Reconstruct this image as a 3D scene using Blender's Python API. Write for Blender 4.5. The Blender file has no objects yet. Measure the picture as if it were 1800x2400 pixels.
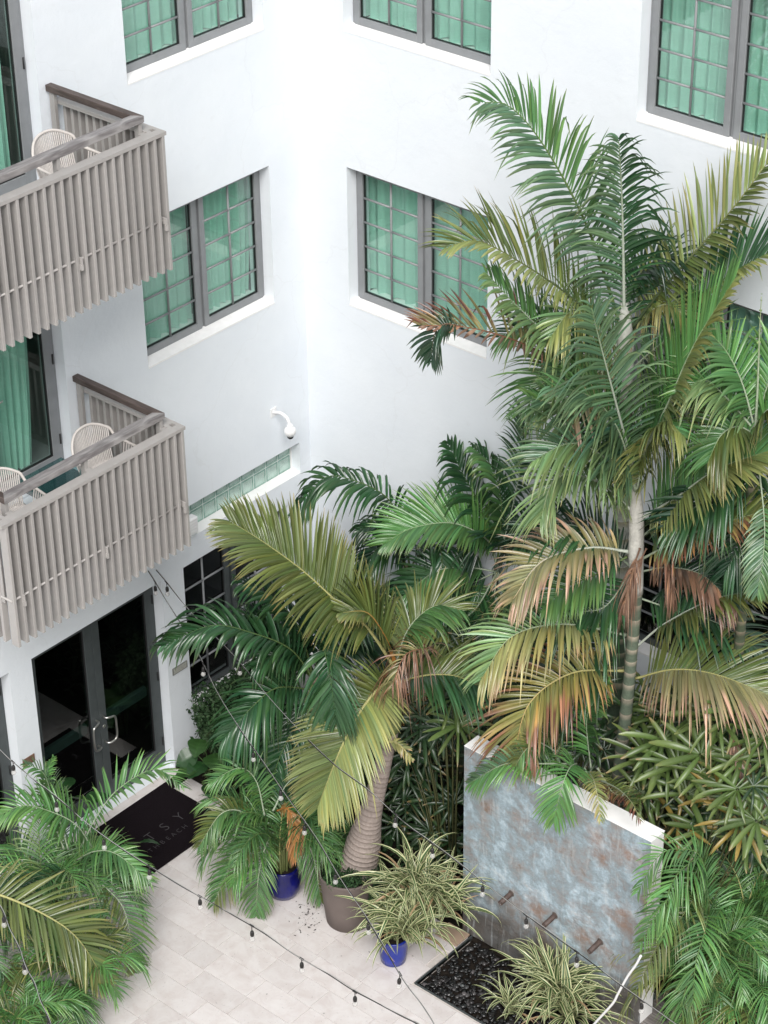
import bpy, bmesh, math, random
import numpy as np
from mathutils import Matrix, Vector

random.seed(7)
rng = np.random.default_rng(11)
scene = bpy.context.scene
COL = scene.collection

# ------------------------------------------------------------------ camera
# Calibrated from the two walls and the plumb edges of the photograph (1800 x 2400 frame).
FOC = 5531.307
YAW, PITCH, ROLL = math.radians(41.32911), math.radians(32.33176), math.radians(-0.75626)
CAM = np.array([15.67315525, -16.58093258, 16.66531645])
_f = np.array([-math.sin(YAW)*math.cos(PITCH), math.cos(YAW)*math.cos(PITCH), -math.sin(PITCH)])
_r0 = np.array([math.cos(YAW), math.sin(YAW), 0.0])
_u0 = np.cross(_r0, _f)
CR = _r0*math.cos(ROLL) + _u0*math.sin(ROLL)
CU = np.cross(CR, _f)
CF = _f
cam_data = bpy.data.cameras.new('camera')
cam_data.sensor_fit = 'VERTICAL'
cam_data.sensor_height = 36.0
cam_data.sensor_width = 27.0
cam_data.lens = FOC/2400.0*36.0
cam_data.clip_start = 0.1
cam_data.clip_end = 2000.0
cam = bpy.data.objects.new('camera', cam_data)
COL.objects.link(cam)
cam.matrix_world = Matrix(((CR[0], CU[0], -CF[0], CAM[0]), (CR[1], CU[1], -CF[1], CAM[1]),
                           (CR[2], CU[2], -CF[2], CAM[2]), (0, 0, 0, 1)))
scene.camera = cam

# ------------------------------------------------------------------ sky, sun, exposure (overcast)
SUN_EL, SUN_AZ = math.radians(45), math.radians(-50)
world = bpy.data.worlds.new('World')
scene.world = world
world.use_nodes = True
wn = world.node_tree.nodes
wl = world.node_tree.links
wn.clear()
sky = wn.new('ShaderNodeTexSky')
sky.sky_type = 'NISHITA'
sky.sun_disc = False
sky.sun_elevation = SUN_EL
sky.sun_rotation = math.radians(140)
sky.air_density = 1.0
sky.dust_density = 3.0
hs = wn.new('ShaderNodeHueSaturation')
hs.inputs['Saturation'].default_value = 0.28
bg = wn.new('ShaderNodeBackground')
bg.inputs['Strength'].default_value = 0.062
wo = wn.new('ShaderNodeOutputWorld')
wl.new(sky.outputs[0], hs.inputs['Color'])
wl.new(hs.outputs[0], bg.inputs['Color'])
wl.new(bg.outputs[0], wo.inputs['Surface'])
sun_d = bpy.data.lights.new('sun', 'SUN')
sun_d.energy = 1.5
sun_d.angle = math.radians(30)
sun_d.color = (1.0, 0.982, 0.955)
sun = bpy.data.objects.new('sun', sun_d)
COL.objects.link(sun)
_sd = Vector((math.cos(SUN_EL)*math.cos(SUN_AZ), math.cos(SUN_EL)*math.sin(SUN_AZ), math.sin(SUN_EL)))
sun.rotation_euler = _sd.to_track_quat('Z', 'Y').to_euler()
scene.view_settings.view_transform = 'Standard'
scene.view_settings.look = 'None'
scene.view_settings.gamma = 1.0
scene.view_settings.exposure = 0.96
scene.render.engine = 'CYCLES'
scene.cycles.transparent_max_bounces = 24
scene.cycles.max_bounces = 8
scene.cycles.diffuse_bounces = 5
scene.cycles.glossy_bounces = 3


# ------------------------------------------------------------------ photo point -> place in the courtyard
def ray(px, py):
    return CF + CR*(px-900)/FOC - CU*(py-1200)/FOC

def Px(px, py, x=0.0):
    d = ray(px, py); return CAM + d*(x-CAM[0])/d[0]

def Py(px, py, y=0.0):
    d = ray(px, py); return CAM + d*(y-CAM[1])/d[1]

def Pz(px, py, z=0.0):
    d = ray(px, py); return CAM + d*(z-CAM[2])/d[2]

FH = np.array([CF[0], CF[1], 0.0]); FH /= np.linalg.norm(FH)
def depth(p):
    """distance over the ground, so that equal depths share one upright plane"""
    return float((np.asarray(p, float)-CAM) @ FH)

def Pd(px, py, dep):
    """point at a given ground distance, kept clear of the two walls and the ground"""
    d = ray(px, py)
    d = d/(d@FH)
    p = CAM + d*dep
    for ax, lim, sgn in ((1, -0.14, 1), (0, 0.14, -1), (2, 0.05, -1)):
        if (p[ax]-lim)*sgn > 0:
            dep = (lim-CAM[ax])/d[ax]
            p = CAM + d*dep
    return p


# ------------------------------------------------------------------ materials
def nodes_of(name):
    m = bpy.data.materials.new(name)
    m.use_nodes = True
    nt = m.node_tree
    return m, nt.nodes, nt.links, nt.nodes['Principled BSDF']

def setin(b, **kw):
    for k, v in kw.items():
        b.inputs[k.replace('_', ' ')].default_value = v

def simple(name, col, rough=0.6, metal=0.0, noise=0.0, nscale=8.0, bump=0.0, bscale=60.0, spec=0.5):
    m, n, l, b = nodes_of(name)
    b.inputs['Base Color'].default_value = (*col, 1)
    b.inputs['Roughness'].default_value = rough
    b.inputs['Metallic'].default_value = metal
    b.inputs['Specular IOR Level'].default_value = spec
    tc = n.new('ShaderNodeTexCoord')
    if noise > 0:
        t = n.new('ShaderNodeTexNoise'); t.inputs['Scale'].default_value = nscale
        t.inputs['Detail'].default_value = 6
        l.new(tc.outputs['Object'], t.inputs['Vector'])
        r = n.new('ShaderNodeMapRange')
        r.inputs['From Min'].default_value = 0.25; r.inputs['From Max'].default_value = 0.75
        r.inputs['To Min'].default_value = 1-noise; r.inputs['To Max'].default_value = 1+noise
        l.new(t.outputs['Fac'], r.inputs['Value'])
        mx = n.new('ShaderNodeVectorMath'); mx.operation = 'SCALE'
        mx.inputs[0].default_value = col
        l.new(r.outputs[0], mx.inputs['Scale'])
        l.new(mx.outputs[0], b.inputs['Base Color'])
    if bump > 0:
        t2 = n.new('ShaderNodeTexNoise'); t2.inputs['Scale'].default_value = bscale
        t2.inputs['Detail'].default_value = 5
        l.new(tc.outputs['Object'], t2.inputs['Vector'])
        bp = n.new('ShaderNodeBump'); bp.inputs['Strength'].default_value = bump
        bp.inputs['Distance'].default_value = 0.01
        l.new(t2.outputs['Fac'], bp.inputs['Height'])
        l.new(bp.outputs[0], b.inputs['Normal'])
    return m

def mat_stucco():
    m, n, l, b = nodes_of('white_stucco')
    b.inputs['Roughness'].default_value = 0.85
    b.inputs['Specular IOR Level'].default_value = 0.25
    tc = n.new('ShaderNodeTexCoord')
    t = n.new('ShaderNodeTexNoise'); t.inputs['Scale'].default_value = 1.3; t.inputs['Detail'].default_value = 7
    l.new(tc.outputs['Object'], t.inputs['Vector'])
    cr = n.new('ShaderNodeValToRGB')
    cr.color_ramp.elements[0].position = 0.3; cr.color_ramp.elements[0].color = (0.745, 0.785, 0.83, 1)
    cr.color_ramp.elements[1].position = 0.75; cr.color_ramp.elements[1].color = (0.79, 0.825, 0.86, 1)
    l.new(t.outputs['Fac'], cr.inputs[0])
    # rain streaks: noise stretched down the wall
    mp = n.new('ShaderNodeMapping'); mp.inputs['Scale'].default_value = (9, 9, 0.35)
    l.new(tc.outputs['Object'], mp.inputs[0])
    t3 = n.new('ShaderNodeTexNoise'); t3.inputs['Scale'].default_value = 1.0; t3.inputs['Detail'].default_value = 5
    l.new(mp.outputs[0], t3.inputs['Vector'])
    r3 = n.new('ShaderNodeMapRange'); r3.inputs['From Min'].default_value = 0.62; r3.inputs['From Max'].default_value = 0.82
    r3.inputs['To Min'].default_value = 0.0; r3.inputs['To Max'].default_value = 0.10
    l.new(t3.outputs['Fac'], r3.inputs['Value'])
    # hairline cracks
    v = n.new('ShaderNodeTexVoronoi'); v.feature = 'DISTANCE_TO_EDGE'; v.inputs['Scale'].default_value = 0.55
    wv = n.new('ShaderNodeTexNoise'); wv.inputs['Scale'].default_value = 2.2; wv.inputs['Detail'].default_value = 6
    l.new(tc.outputs['Object'], wv.inputs['Vector'])
    ad = n.new('ShaderNodeVectorMath'); ad.operation = 'MULTIPLY_ADD'
    ad.inputs[1].default_value = (0.5, 0.5, 0.5)
    l.new(wv.outputs['Color'], ad.inputs[0]); l.new(tc.outputs['Object'], ad.inputs[2])
    l.new(ad.outputs[0], v.inputs['Vector'])
    rc = n.new('ShaderNodeMapRange'); rc.inputs['From Min'].default_value = 0.0; rc.inputs['From Max'].default_value = 0.006
    rc.inputs['To Min'].default_value = 0.10; rc.inputs['To Max'].default_value = 0.0
    l.new(v.outputs['Distance'], rc.inputs['Value'])
    su = n.new('ShaderNodeMath'); su.operation = 'ADD'
    l.new(r3.outputs[0], su.inputs[0]); l.new(rc.outputs[0], su.inputs[1])
    mx = n.new('ShaderNodeMix'); mx.data_type = 'RGBA'
    mx.inputs['B'].default_value = (0.50, 0.49, 0.47, 1)
    l.new(su.outputs[0], mx.inputs['Factor']); l.new(cr.outputs[0], mx.inputs['A'])
    l.new(mx.outputs['Result'], b.inputs['Base Color'])
    t2 = n.new('ShaderNodeTexNoise'); t2.inputs['Scale'].default_value = 6; t2.inputs['Detail'].default_value = 10
    t2.inputs['Roughness'].default_value = 0.65
    l.new(tc.outputs['Object'], t2.inputs['Vector'])
    bp = n.new('ShaderNodeBump'); bp.inputs['Strength'].default_value = 0.30; bp.inputs['Distance'].default_value = 0.025
    l.new(t2.outputs['Fac'], bp.inputs['Height']); l.new(bp.outputs[0], b.inputs['Normal'])
    return m

def mat_glass(name, tint, rough=0.0, ior=1.52):
    m, n, l, b = nodes_of(name)
    n.remove(b)
    tr = n.new('ShaderNodeBsdfTransparent'); tr.inputs[0].default_value = (*tint, 1)
    gl = n.new('ShaderNodeBsdfGlossy'); gl.inputs['Roughness'].default_value = rough
    # Schlick reflectance, the same from both sides of the pane
    f0 = ((ior-1)/(ior+1))**2
    lw = n.new('ShaderNodeLayerWeight'); lw.inputs['Blend'].default_value = 0.5
    pw = n.new('ShaderNodeMath'); pw.operation = 'POWER'; pw.inputs[1].default_value = 5.0
    l.new(lw.outputs['Facing'], pw.inputs[0])
    fr = n.new('ShaderNodeMath'); fr.operation = 'MULTIPLY_ADD'
    fr.inputs[1].default_value = 1-f0; fr.inputs[2].default_value = f0*2.0
    l.new(pw.outputs[0], fr.inputs[0])
    mx = n.new('ShaderNodeMixShader')
    l.new(fr.outputs[0], mx.inputs[0]); l.new(tr.outputs[0], mx.inputs[1]); l.new(gl.outputs[0], mx.inputs[2])
    l.new(mx.outputs[0], n['Material Output'].inputs['Surface'])
    return m

def mat_leaf(name, rough=0.29, trans=0.09):
    """foliage: colour comes from the blade's own colour attribute"""
    m, n, l, b = nodes_of(name)
    at = n.new('ShaderNodeAttribute'); at.attribute_name = 'Col'
    b.inputs['Roughness'].default_value = rough
    b.inputs['Specular IOR Level'].default_value = 0.6
    l.new(at.outputs['Color'], b.inputs['Base Color'])
    tl = n.new('ShaderNodeBsdfTranslucent')
    g = n.new('ShaderNodeGamma'); g.inputs['Gamma'].default_value = 0.9
    l.new(at.outputs['Color'], g.inputs[0]); l.new(g.outputs[0], tl.inputs[0])
    mx = n.new('ShaderNodeMixShader'); mx.inputs[0].default_value = trans
    l.new(b.outputs[0], mx.inputs[1]); l.new(tl.outputs[0], mx.inputs[2])
    l.new(mx.outputs[0], n['Material Output'].inputs['Surface'])
    return m

def mat_attr(name, rough=0.7, bump=0.3, bscale=40.0, spec=0.3):
    m, n, l, b = nodes_of(name)
    at = n.new('ShaderNodeAttribute'); at.attribute_name = 'Col'
    tc = n.new('ShaderNodeTexCoord')
    t = n.new('ShaderNodeTexNoise'); t.inputs['Scale'].default_value = bscale; t.inputs['Detail'].default_value = 6
    l.new(tc.outputs['Object'], t.inputs['Vector'])
    r = n.new('ShaderNodeMapRange'); r.inputs['To Min'].default_value = 0.65; r.inputs['To Max'].default_value = 1.35
    l.new(t.outputs['Fac'], r.inputs['Value'])
    sc = n.new('ShaderNodeVectorMath'); sc.operation = 'SCALE'
    l.new(at.outputs['Color'], sc.inputs[0]); l.new(r.outputs[0], sc.inputs['Scale'])
    l.new(sc.outputs[0], b.inputs['Base Color'])
    b.inputs['Roughness'].default_value = rough
    b.inputs['Specular IOR Level'].default_value = spec
    bp = n.new('ShaderNodeBump'); bp.inputs['Strength'].default_value = bump; bp.inputs['Distance'].default_value = 0.01
    l.new(t.outputs['Fac'], bp.inputs['Height']); l.new(bp.outputs[0], b.inputs['Normal'])
    return m

def mat_tile():
    m, n, l, b = nodes_of('limestone_tile')
    tc = n.new('ShaderNodeTexCoord'); oi = n.new('ShaderNodeObjectInfo')
    ad = n.new('ShaderNodeVectorMath'); ad.operation = 'MULTIPLY_ADD'
    ad.inputs[1].default_value = (17, 13, 5)
    l.new(oi.outputs['Random'], ad.inputs[0]); l.new(tc.outputs['Object'], ad.inputs[2])
    t = n.new('ShaderNodeTexNoise'); t.inputs['Scale'].default_value = 6; t.inputs['Detail'].default_value = 8
    t.inputs['Roughness'].default_value = 0.62; t.inputs['Distortion'].default_value = 0.6
    l.new(ad.outputs[0], t.inputs['Vector'])
    cr = n.new('ShaderNodeValToRGB')
    cr.color_ramp.elements[0].position = 0.25; cr.color_ramp.elements[0].color = (0.58, 0.52, 0.50, 1)
    cr.color_ramp.elements[1].position = 0.55; cr.color_ramp.elements[1].color = (0.68, 0.64, 0.625, 1)
    e = cr.color_ramp.elements.new(0.8); e.color = (0.73, 0.70, 0.69, 1)
    l.new(t.outputs['Fac'], cr.inputs[0])
    r = n.new('ShaderNodeMapRange'); r.inputs['To Min'].default_value = 0.95; r.inputs['To Max'].default_value = 1.04
    l.new(oi.outputs['Random'], r.inputs['Value'])
    # dark pits of the limestone
    t2 = n.new('ShaderNodeTexNoise'); t2.inputs['Scale'].default_value = 42; t2.inputs['Detail'].default_value = 4
    l.new(ad.outputs[0], t2.inputs['Vector'])
    r2 = n.new('ShaderNodeMapRange'); r2.inputs['From Min'].default_value = 0.27; r2.inputs['From Max'].default_value = 0.36
    r2.inputs['To Min'].default_value = 0.78; r2.inputs['To Max'].default_value = 1.0
    l.new(t2.outputs['Fac'], r2.inputs['Value'])
    mu = n.new('ShaderNodeMath'); mu.operation = 'MULTIPLY'
    l.new(r.outputs[0], mu.inputs[0]); l.new(r2.outputs[0], mu.inputs[1])
    sc = n.new('ShaderNodeVectorMath'); sc.operation = 'SCALE'
    l.new(cr.outputs[0], sc.inputs[0]); l.new(mu.outputs[0], sc.inputs['Scale'])
    l.new(sc.outputs[0], b.inputs['Base Color'])
    b.inputs['Roughness'].default_value = 0.55
    return m

def mat_patina():
    """copper-blue and rust wash trowelled over rough render"""
    m, n, l, b = nodes_of('patina_render')
    tc = n.new('ShaderNodeTexCoord')
    t = n.new('ShaderNodeTexNoise'); t.inputs['Scale'].default_value = 2.6; t.inputs['Detail'].default_value = 12
    t.inputs['Roughness'].default_value = 0.74; t.inputs['Distortion'].default_value = 0.15
    l.new(tc.outputs['Object'], t.inputs['Vector'])
    cr = n.new('ShaderNodeValToRGB')
    es = cr.color_ramp.elements
    es[0].position = 0.33; es[0].color = (0.24, 0.19, 0.155, 1)
    es[1].position = 0.68; es[1].color = (0.68, 0.73, 0.75, 1)
    e = es.new(0.40); e.color = (0.31, 0.30, 0.295, 1)
    e = es.new(0.50); e.color = (0.30, 0.37, 0.41, 1)
    e = es.new(0.57); e.color = (0.42, 0.53, 0.60, 1)
    l.new(t.outputs['Fac'], cr.inputs[0])
    mp = n.new('ShaderNodeMapping'); mp.inputs['Location'].default_value = (3.1, 0.4, 1.7)
    mp.inputs['Scale'].default_value = (1.15, 1.0, 1.5); mp.inputs['Rotation'].default_value = (0, 0.35, 0)
    l.new(tc.outputs['Object'], mp.inputs[0])
    t2 = n.new('ShaderNodeTexNoise'); t2.inputs['Scale'].default_value = 1.5; t2.inputs['Detail'].default_value = 8
    t2.inputs['Roughness'].default_value = 0.7
    l.new(mp.outputs[0], t2.inputs['Vector'])
    r2 = n.new('ShaderNodeMapRange'); r2.inputs['From Min'].default_value = 0.50; r2.inputs['From Max'].default_value = 0.70
    r2.inputs['To Max'].default_value = 0.85
    l.new(t2.outputs['Fac'], r2.inputs['Value'])
    mx = n.new('ShaderNodeMix'); mx.data_type = 'RGBA'; mx.inputs['B'].default_value = (0.30, 0.165, 0.10, 1)
    l.new(r2.outputs[0], mx.inputs['Factor']); l.new(cr.outputs[0], mx.inputs['A'])
    # wet, stained foot of the wall: irregular grey-brown tide line
    sx = n.new('ShaderNodeSeparateXYZ'); l.new(tc.outputs['Object'], sx.inputs[0])
    t3 = n.new('ShaderNodeTexNoise'); t3.inputs['Scale'].default_value = 2.6; t3.inputs['Detail'].default_value = 7
    l.new(tc.outputs['Object'], t3.inputs['Vector'])
    ma = n.new('ShaderNodeMath'); ma.operation = 'MULTIPLY_ADD'; ma.inputs[1].default_value = 0.75
    l.new(t3.outputs['Fac'], ma.inputs[0]); l.new(sx.outputs['Z'], ma.inputs[2])
    r4 = n.new('ShaderNodeMapRange'); r4.inputs['From Min'].default_value = 0.70; r4.inputs['From Max'].default_value = 1.02
    r4.inputs['To Min'].default_value = 0.9; r4.inputs['To Max'].default_value = 0.0
    l.new(ma.outputs[0], r4.inputs['Value'])
    mx2 = n.new('ShaderNodeMix'); mx2.data_type = 'RGBA'; mx2.inputs['B'].default_value = (0.10, 0.085, 0.072, 1)
    l.new(r4.outputs[0], mx2.inputs['Factor']); l.new(mx.outputs['Result'], mx2.inputs['A'])
    # white lime streaks
    mp3 = n.new('ShaderNodeMapping'); mp3.inputs['Scale'].default_value = (22, 22, 3.0)
    l.new(tc.outputs['Object'], mp3.inputs[0])
    t5 = n.new('ShaderNodeTexNoise'); t5.inputs['Scale'].default_value = 1; t5.inputs['Detail'].default_value = 6
    t5.inputs['Distortion'].default_value = 0.4
    l.new(mp3.outputs[0], t5.inputs['Vector'])
    r5 = n.new('ShaderNodeMapRange'); r5.inputs['From Min'].default_value = 0.56; r5.inputs['From Max'].default_value = 0.72
    r5.inputs['To Max'].default_value = 0.45
    l.new(t5.outputs['Fac'], r5.inputs['Value'])
    mx3 = n.new('ShaderNodeMix'); mx3.data_type = 'RGBA'; mx3.inputs['B'].default_value = (0.58, 0.62, 0.64, 1)
    l.new(r5.outputs[0], mx3.inputs['Factor']); l.new(mx2.outputs['Result'], mx3.inputs['A'])
    l.new(mx3.outputs['Result'], b.inputs['Base Color'])
    b.inputs['Roughness'].default_value = 0.62
    t6 = n.new('ShaderNodeTexNoise'); t6.inputs['Scale'].default_value = 7; t6.inputs['Detail'].default_value = 10
    t6.inputs['Roughness'].default_value = 0.75; t6.inputs['Distortion'].default_value = 0.3
    l.new(tc.outputs['Object'], t6.inputs['Vector'])
    bp = n.new('ShaderNodeBump'); bp.inputs['Strength'].default_value = 0.9; bp.inputs['Distance'].default_value = 0.05
    l.new(t6.outputs['Fac'], bp.inputs['Height']); l.new(bp.outputs[0], b.inputs['Normal'])
    return m

def mat_curtain():
    m, n, l, b = nodes_of('sheer_curtain')
    tc = n.new('ShaderNodeTexCoord')
    mp = n.new('ShaderNodeMapping'); mp.inputs['Scale'].default_value = (3, 90, 3)
    l.new(tc.outputs['Object'], mp.inputs[0])
    t = n.new('ShaderNodeTexNoise'); t.inputs['Scale'].default_value = 3; t.inputs['Detail'].default_value = 5
    l.new(mp.outputs[0], t.inputs['Vector'])
    cr = n.new('ShaderNodeValToRGB')
    cr.color_ramp.elements[0].position = 0.3; cr.color_ramp.elements[0].color = (0.50, 0.75, 0.665, 1)
    cr.color_ramp.elements[1].position = 0.7; cr.color_ramp.elements[1].color = (0.60, 0.85, 0.765, 1)
    l.new(t.outputs['Fac'], cr.inputs[0]); l.new(cr.outputs[0], b.inputs['Base Color'])
    b.inputs['Roughness'].default_value = 0.9
    b.inputs['Specular IOR Level'].default_value = 0.1
    tl = n.new('ShaderNodeBsdfTranslucent'); l.new(cr.outputs[0], tl.inputs[0])
    mx = n.new('ShaderNodeMixShader'); mx.inputs[0].default_value = 0.25
    l.new(b.outputs[0], mx.inputs[1]); l.new(tl.outputs[0], mx.inputs[2])
    l.new(mx.outputs[0], n['Material Output'].inputs['Surface'])
    return m

def mat_wood(name, c1, c2, scale=(2, 30, 30)):
    m, n, l, b = nodes_of(name)
    tc = n.new('ShaderNodeTexCoord')
    mp = n.new('ShaderNodeMapping'); mp.inputs['Scale'].default_value = scale
    l.new(tc.outputs['Object'], mp.inputs[0])
    t = n.new('ShaderNodeTexNoise'); t.inputs['Scale'].default_value = 1.5; t.inputs['Detail'].default_value = 7
    t.inputs['Distortion'].default_value = 0.8
    l.new(mp.outputs[0], t.inputs['Vector'])
    cr = n.new('ShaderNodeValToRGB')
    cr.color_ramp.elements[0].position = 0.35; cr.color_ramp.elements[0].color = (*c1, 1)
    cr.color_ramp.elements[1].position = 0.65; cr.color_ramp.elements[1].color = (*c2, 1)
    l.new(t.outputs['Fac'], cr.inputs[0]); l.new(cr.outputs[0], b.inputs['Base Color'])
    b.inputs['Roughness'].default_value = 0.6
    return m

M = {}
M['stucco'] = mat_stucco()
M['sill'] = simple('sill_paint', (0.86, 0.855, 0.85), 0.6, noise=0.05, nscale=14, bump=0.15, bscale=30)
M['grey_frame'] = simple('grey_frame_paint', (0.235, 0.245, 0.255), 0.45, noise=0.07, nscale=10)
M['dark_frame'] = simple('dark_frame_paint', (0.058, 0.068, 0.070), 0.5, noise=0.14, nscale=9)
M['gasket'] = simple('black_gasket', (0.012, 0.012, 0.013), 0.6)
M['muntin'] = simple('muntin_paint', (0.235, 0.245, 0.25), 0.4, noise=0.06)
M['glass'] = mat_glass('green_glass', (0.90, 0.988, 0.955))
M['dark_glass'] = mat_glass('smoked_glass', (0.55, 0.59, 0.58))
M['table_glass'] = mat_glass('table_glass', (0.55, 0.72, 0.72))
M['bulb_glass'] = mat_glass('bulb_glass', (0.95, 0.95, 0.94), ior=1.6)
M['curtain'] = mat_curtain()
def mat_bulb():
    m, n, l, b = nodes_of('frosted_bulb')
    b.inputs['Base Color'].default_value = (0.62, 0.61, 0.59, 1); b.inputs['Roughness'].default_value = 0.10
    tr = n.new('ShaderNodeBsdfTransparent'); mx = n.new('ShaderNodeMixShader'); mx.inputs[0].default_value = 0.62
    l.new(b.outputs[0], mx.inputs[1]); l.new(tr.outputs[0], mx.inputs[2])
    l.new(mx.outputs[0], n['Material Output'].inputs['Surface'])
    return m
M['bulb'] = mat_bulb()
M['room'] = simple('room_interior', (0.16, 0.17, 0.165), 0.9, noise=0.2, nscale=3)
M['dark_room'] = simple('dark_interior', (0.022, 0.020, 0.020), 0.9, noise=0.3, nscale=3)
M['taupe'] = simple('taupe_paint', (0.355, 0.338, 0.325), 0.5, noise=0.06, nscale=12, bump=0.05, bscale=90)
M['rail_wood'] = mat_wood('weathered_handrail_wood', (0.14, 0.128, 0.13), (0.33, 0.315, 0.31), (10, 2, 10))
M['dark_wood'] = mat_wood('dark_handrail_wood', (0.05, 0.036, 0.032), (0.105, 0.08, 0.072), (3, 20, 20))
M['deck'] = mat_wood('grey_deck_wood', (0.10, 0.088, 0.08), (0.23, 0.21, 0.20), (2, 24, 24))
M['white_metal'] = simple('white_metal', (0.78, 0.78, 0.78), 0.35, noise=0.03)
M['rope'] = simple('white_rope', (0.62, 0.585, 0.56), 0.8, noise=0.12, nscale=60)
M['steel'] = simple('brushed_steel', (0.62, 0.61, 0.58), 0.28, metal=1.0, noise=0.05)
M['black'] = simple('black_rubber', (0.012, 0.011, 0.012), 0.55, noise=0.2)
M['lens'] = simple('black_dome', (0.006, 0.006, 0.007), 0.08)
M['mat'] = simple('black_coir', (0.010, 0.007, 0.009), 0.95, noise=0.25, nscale=60, bump=0.6, bscale=220, spec=0.1)
M['mat_ink'] = simple('grey_lettering', (0.075, 0.07, 0.075), 0.9, spec=0.1)
M['tile'] = mat_tile()
M['grout'] = simple('grout', (0.58, 0.535, 0.50), 0.9, noise=0.15, nscale=20)
M['soil'] = simple('dark_soil', (0.018, 0.014, 0.011), 0.95, noise=0.5, nscale=18, bump=1.0, bscale=40, spec=0.15)
M['ground'] = simple('courtyard_ground', (0.50, 0.47, 0.44), 0.9, noise=0.2, nscale=1)
M['patina'] = mat_patina()
M['cap'] = simple('white_cap', (0.88, 0.87, 0.86), 0.7, noise=0.04, bump=0.1)
M['rust'] = simple('rusted_pipe', (0.075, 0.05, 0.042), 0.6, noise=0.4, nscale=30)
M['blue'] = simple('blue_glaze', (0.012, 0.028, 0.25), 0.16, noise=0.45, nscale=5)
M['navy'] = simple('navy_glaze', (0.006, 0.007, 0.10), 0.14, noise=0.5, nscale=5)
M['pot'] = simple('taupe_planter', (0.135, 0.108, 0.097), 0.8, noise=0.10, nscale=5, bump=0.12, bscale=120)
M['pebble'] = mat_attr('black_pebble', rough=0.22, bump=0.1, bscale=60, spec=0.5)
M['leaf'] = mat_leaf('palm_leaf')
M['matte_leaf'] = mat_leaf('matte_leaf', rough=0.6, trans=0.10)
M['matte_leaf'].node_tree.nodes['Principled BSDF'].inputs['Specular IOR Level'].default_value = 0.12
M['glossy_leaf'] = mat_leaf('glossy_leaf', rough=0.36, trans=0.12)
M['stem'] = mat_attr('palm_stem', rough=0.55, bump=0.15, bscale=50)
M['bark'] = mat_attr('palm_bark', rough=0.8, bump=0.5, bscale=35)
M['bronze'] = simple('bronze_plaque', (0.17, 0.10, 0.07), 0.5, noise=0.3, nscale=30)
M['plaque'] = simple('grey_plaque', (0.20, 0.205, 0.19), 0.45, noise=0.1)
M['plaque_ink'] = simple('plaque_lines', (0.42, 0.42, 0.38), 0.5, noise=0.4, nscale=70)
M['tape'] = simple('tan_tape', (0.55, 0.47, 0.38), 0.7, noise=0.1)
M['cable_dark'] = simple('cable_black', (0.014, 0.013, 0.013), 0.45)
M['cable_wire'] = simple('steel_cable', (0.55, 0.54, 0.52), 0.35, metal=0.7)
M['terracotta'] = simple('warm_stone', (0.36, 0.26, 0.19), 0.85, noise=0.2, nscale=9)


# ------------------------------------------------------------------ object helpers
def link(name, data, parent=None, mat=None):
    o = bpy.data.objects.new(name, data)
    COL.objects.link(o)
    if parent is not None:
        o.parent = parent
    if mat is not None and data is not None and not data.materials:
        data.materials.append(mat)
    return o

def tag(o, label=None, category=None, group=None, kind=None):
    if label: o['label'] = label
    if category: o['category'] = category
    if group: o['group'] = group
    if kind: o['kind'] = kind
    return o

def thing(name, label, category, loc=(0, 0, 0), group=None):
    o = bpy.data.objects.new(name, None)
    o.empty_display_size = 0.1
    COL.objects.link(o)
    o.location = loc
    return tag(o, label, category, group)

def copy_tree(o, parent=None):
    c = o.copy()
    COL.objects.link(c)
    c.parent = parent
    for ch in list(o.children):
        copy_tree(ch, c)
    return c

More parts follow.
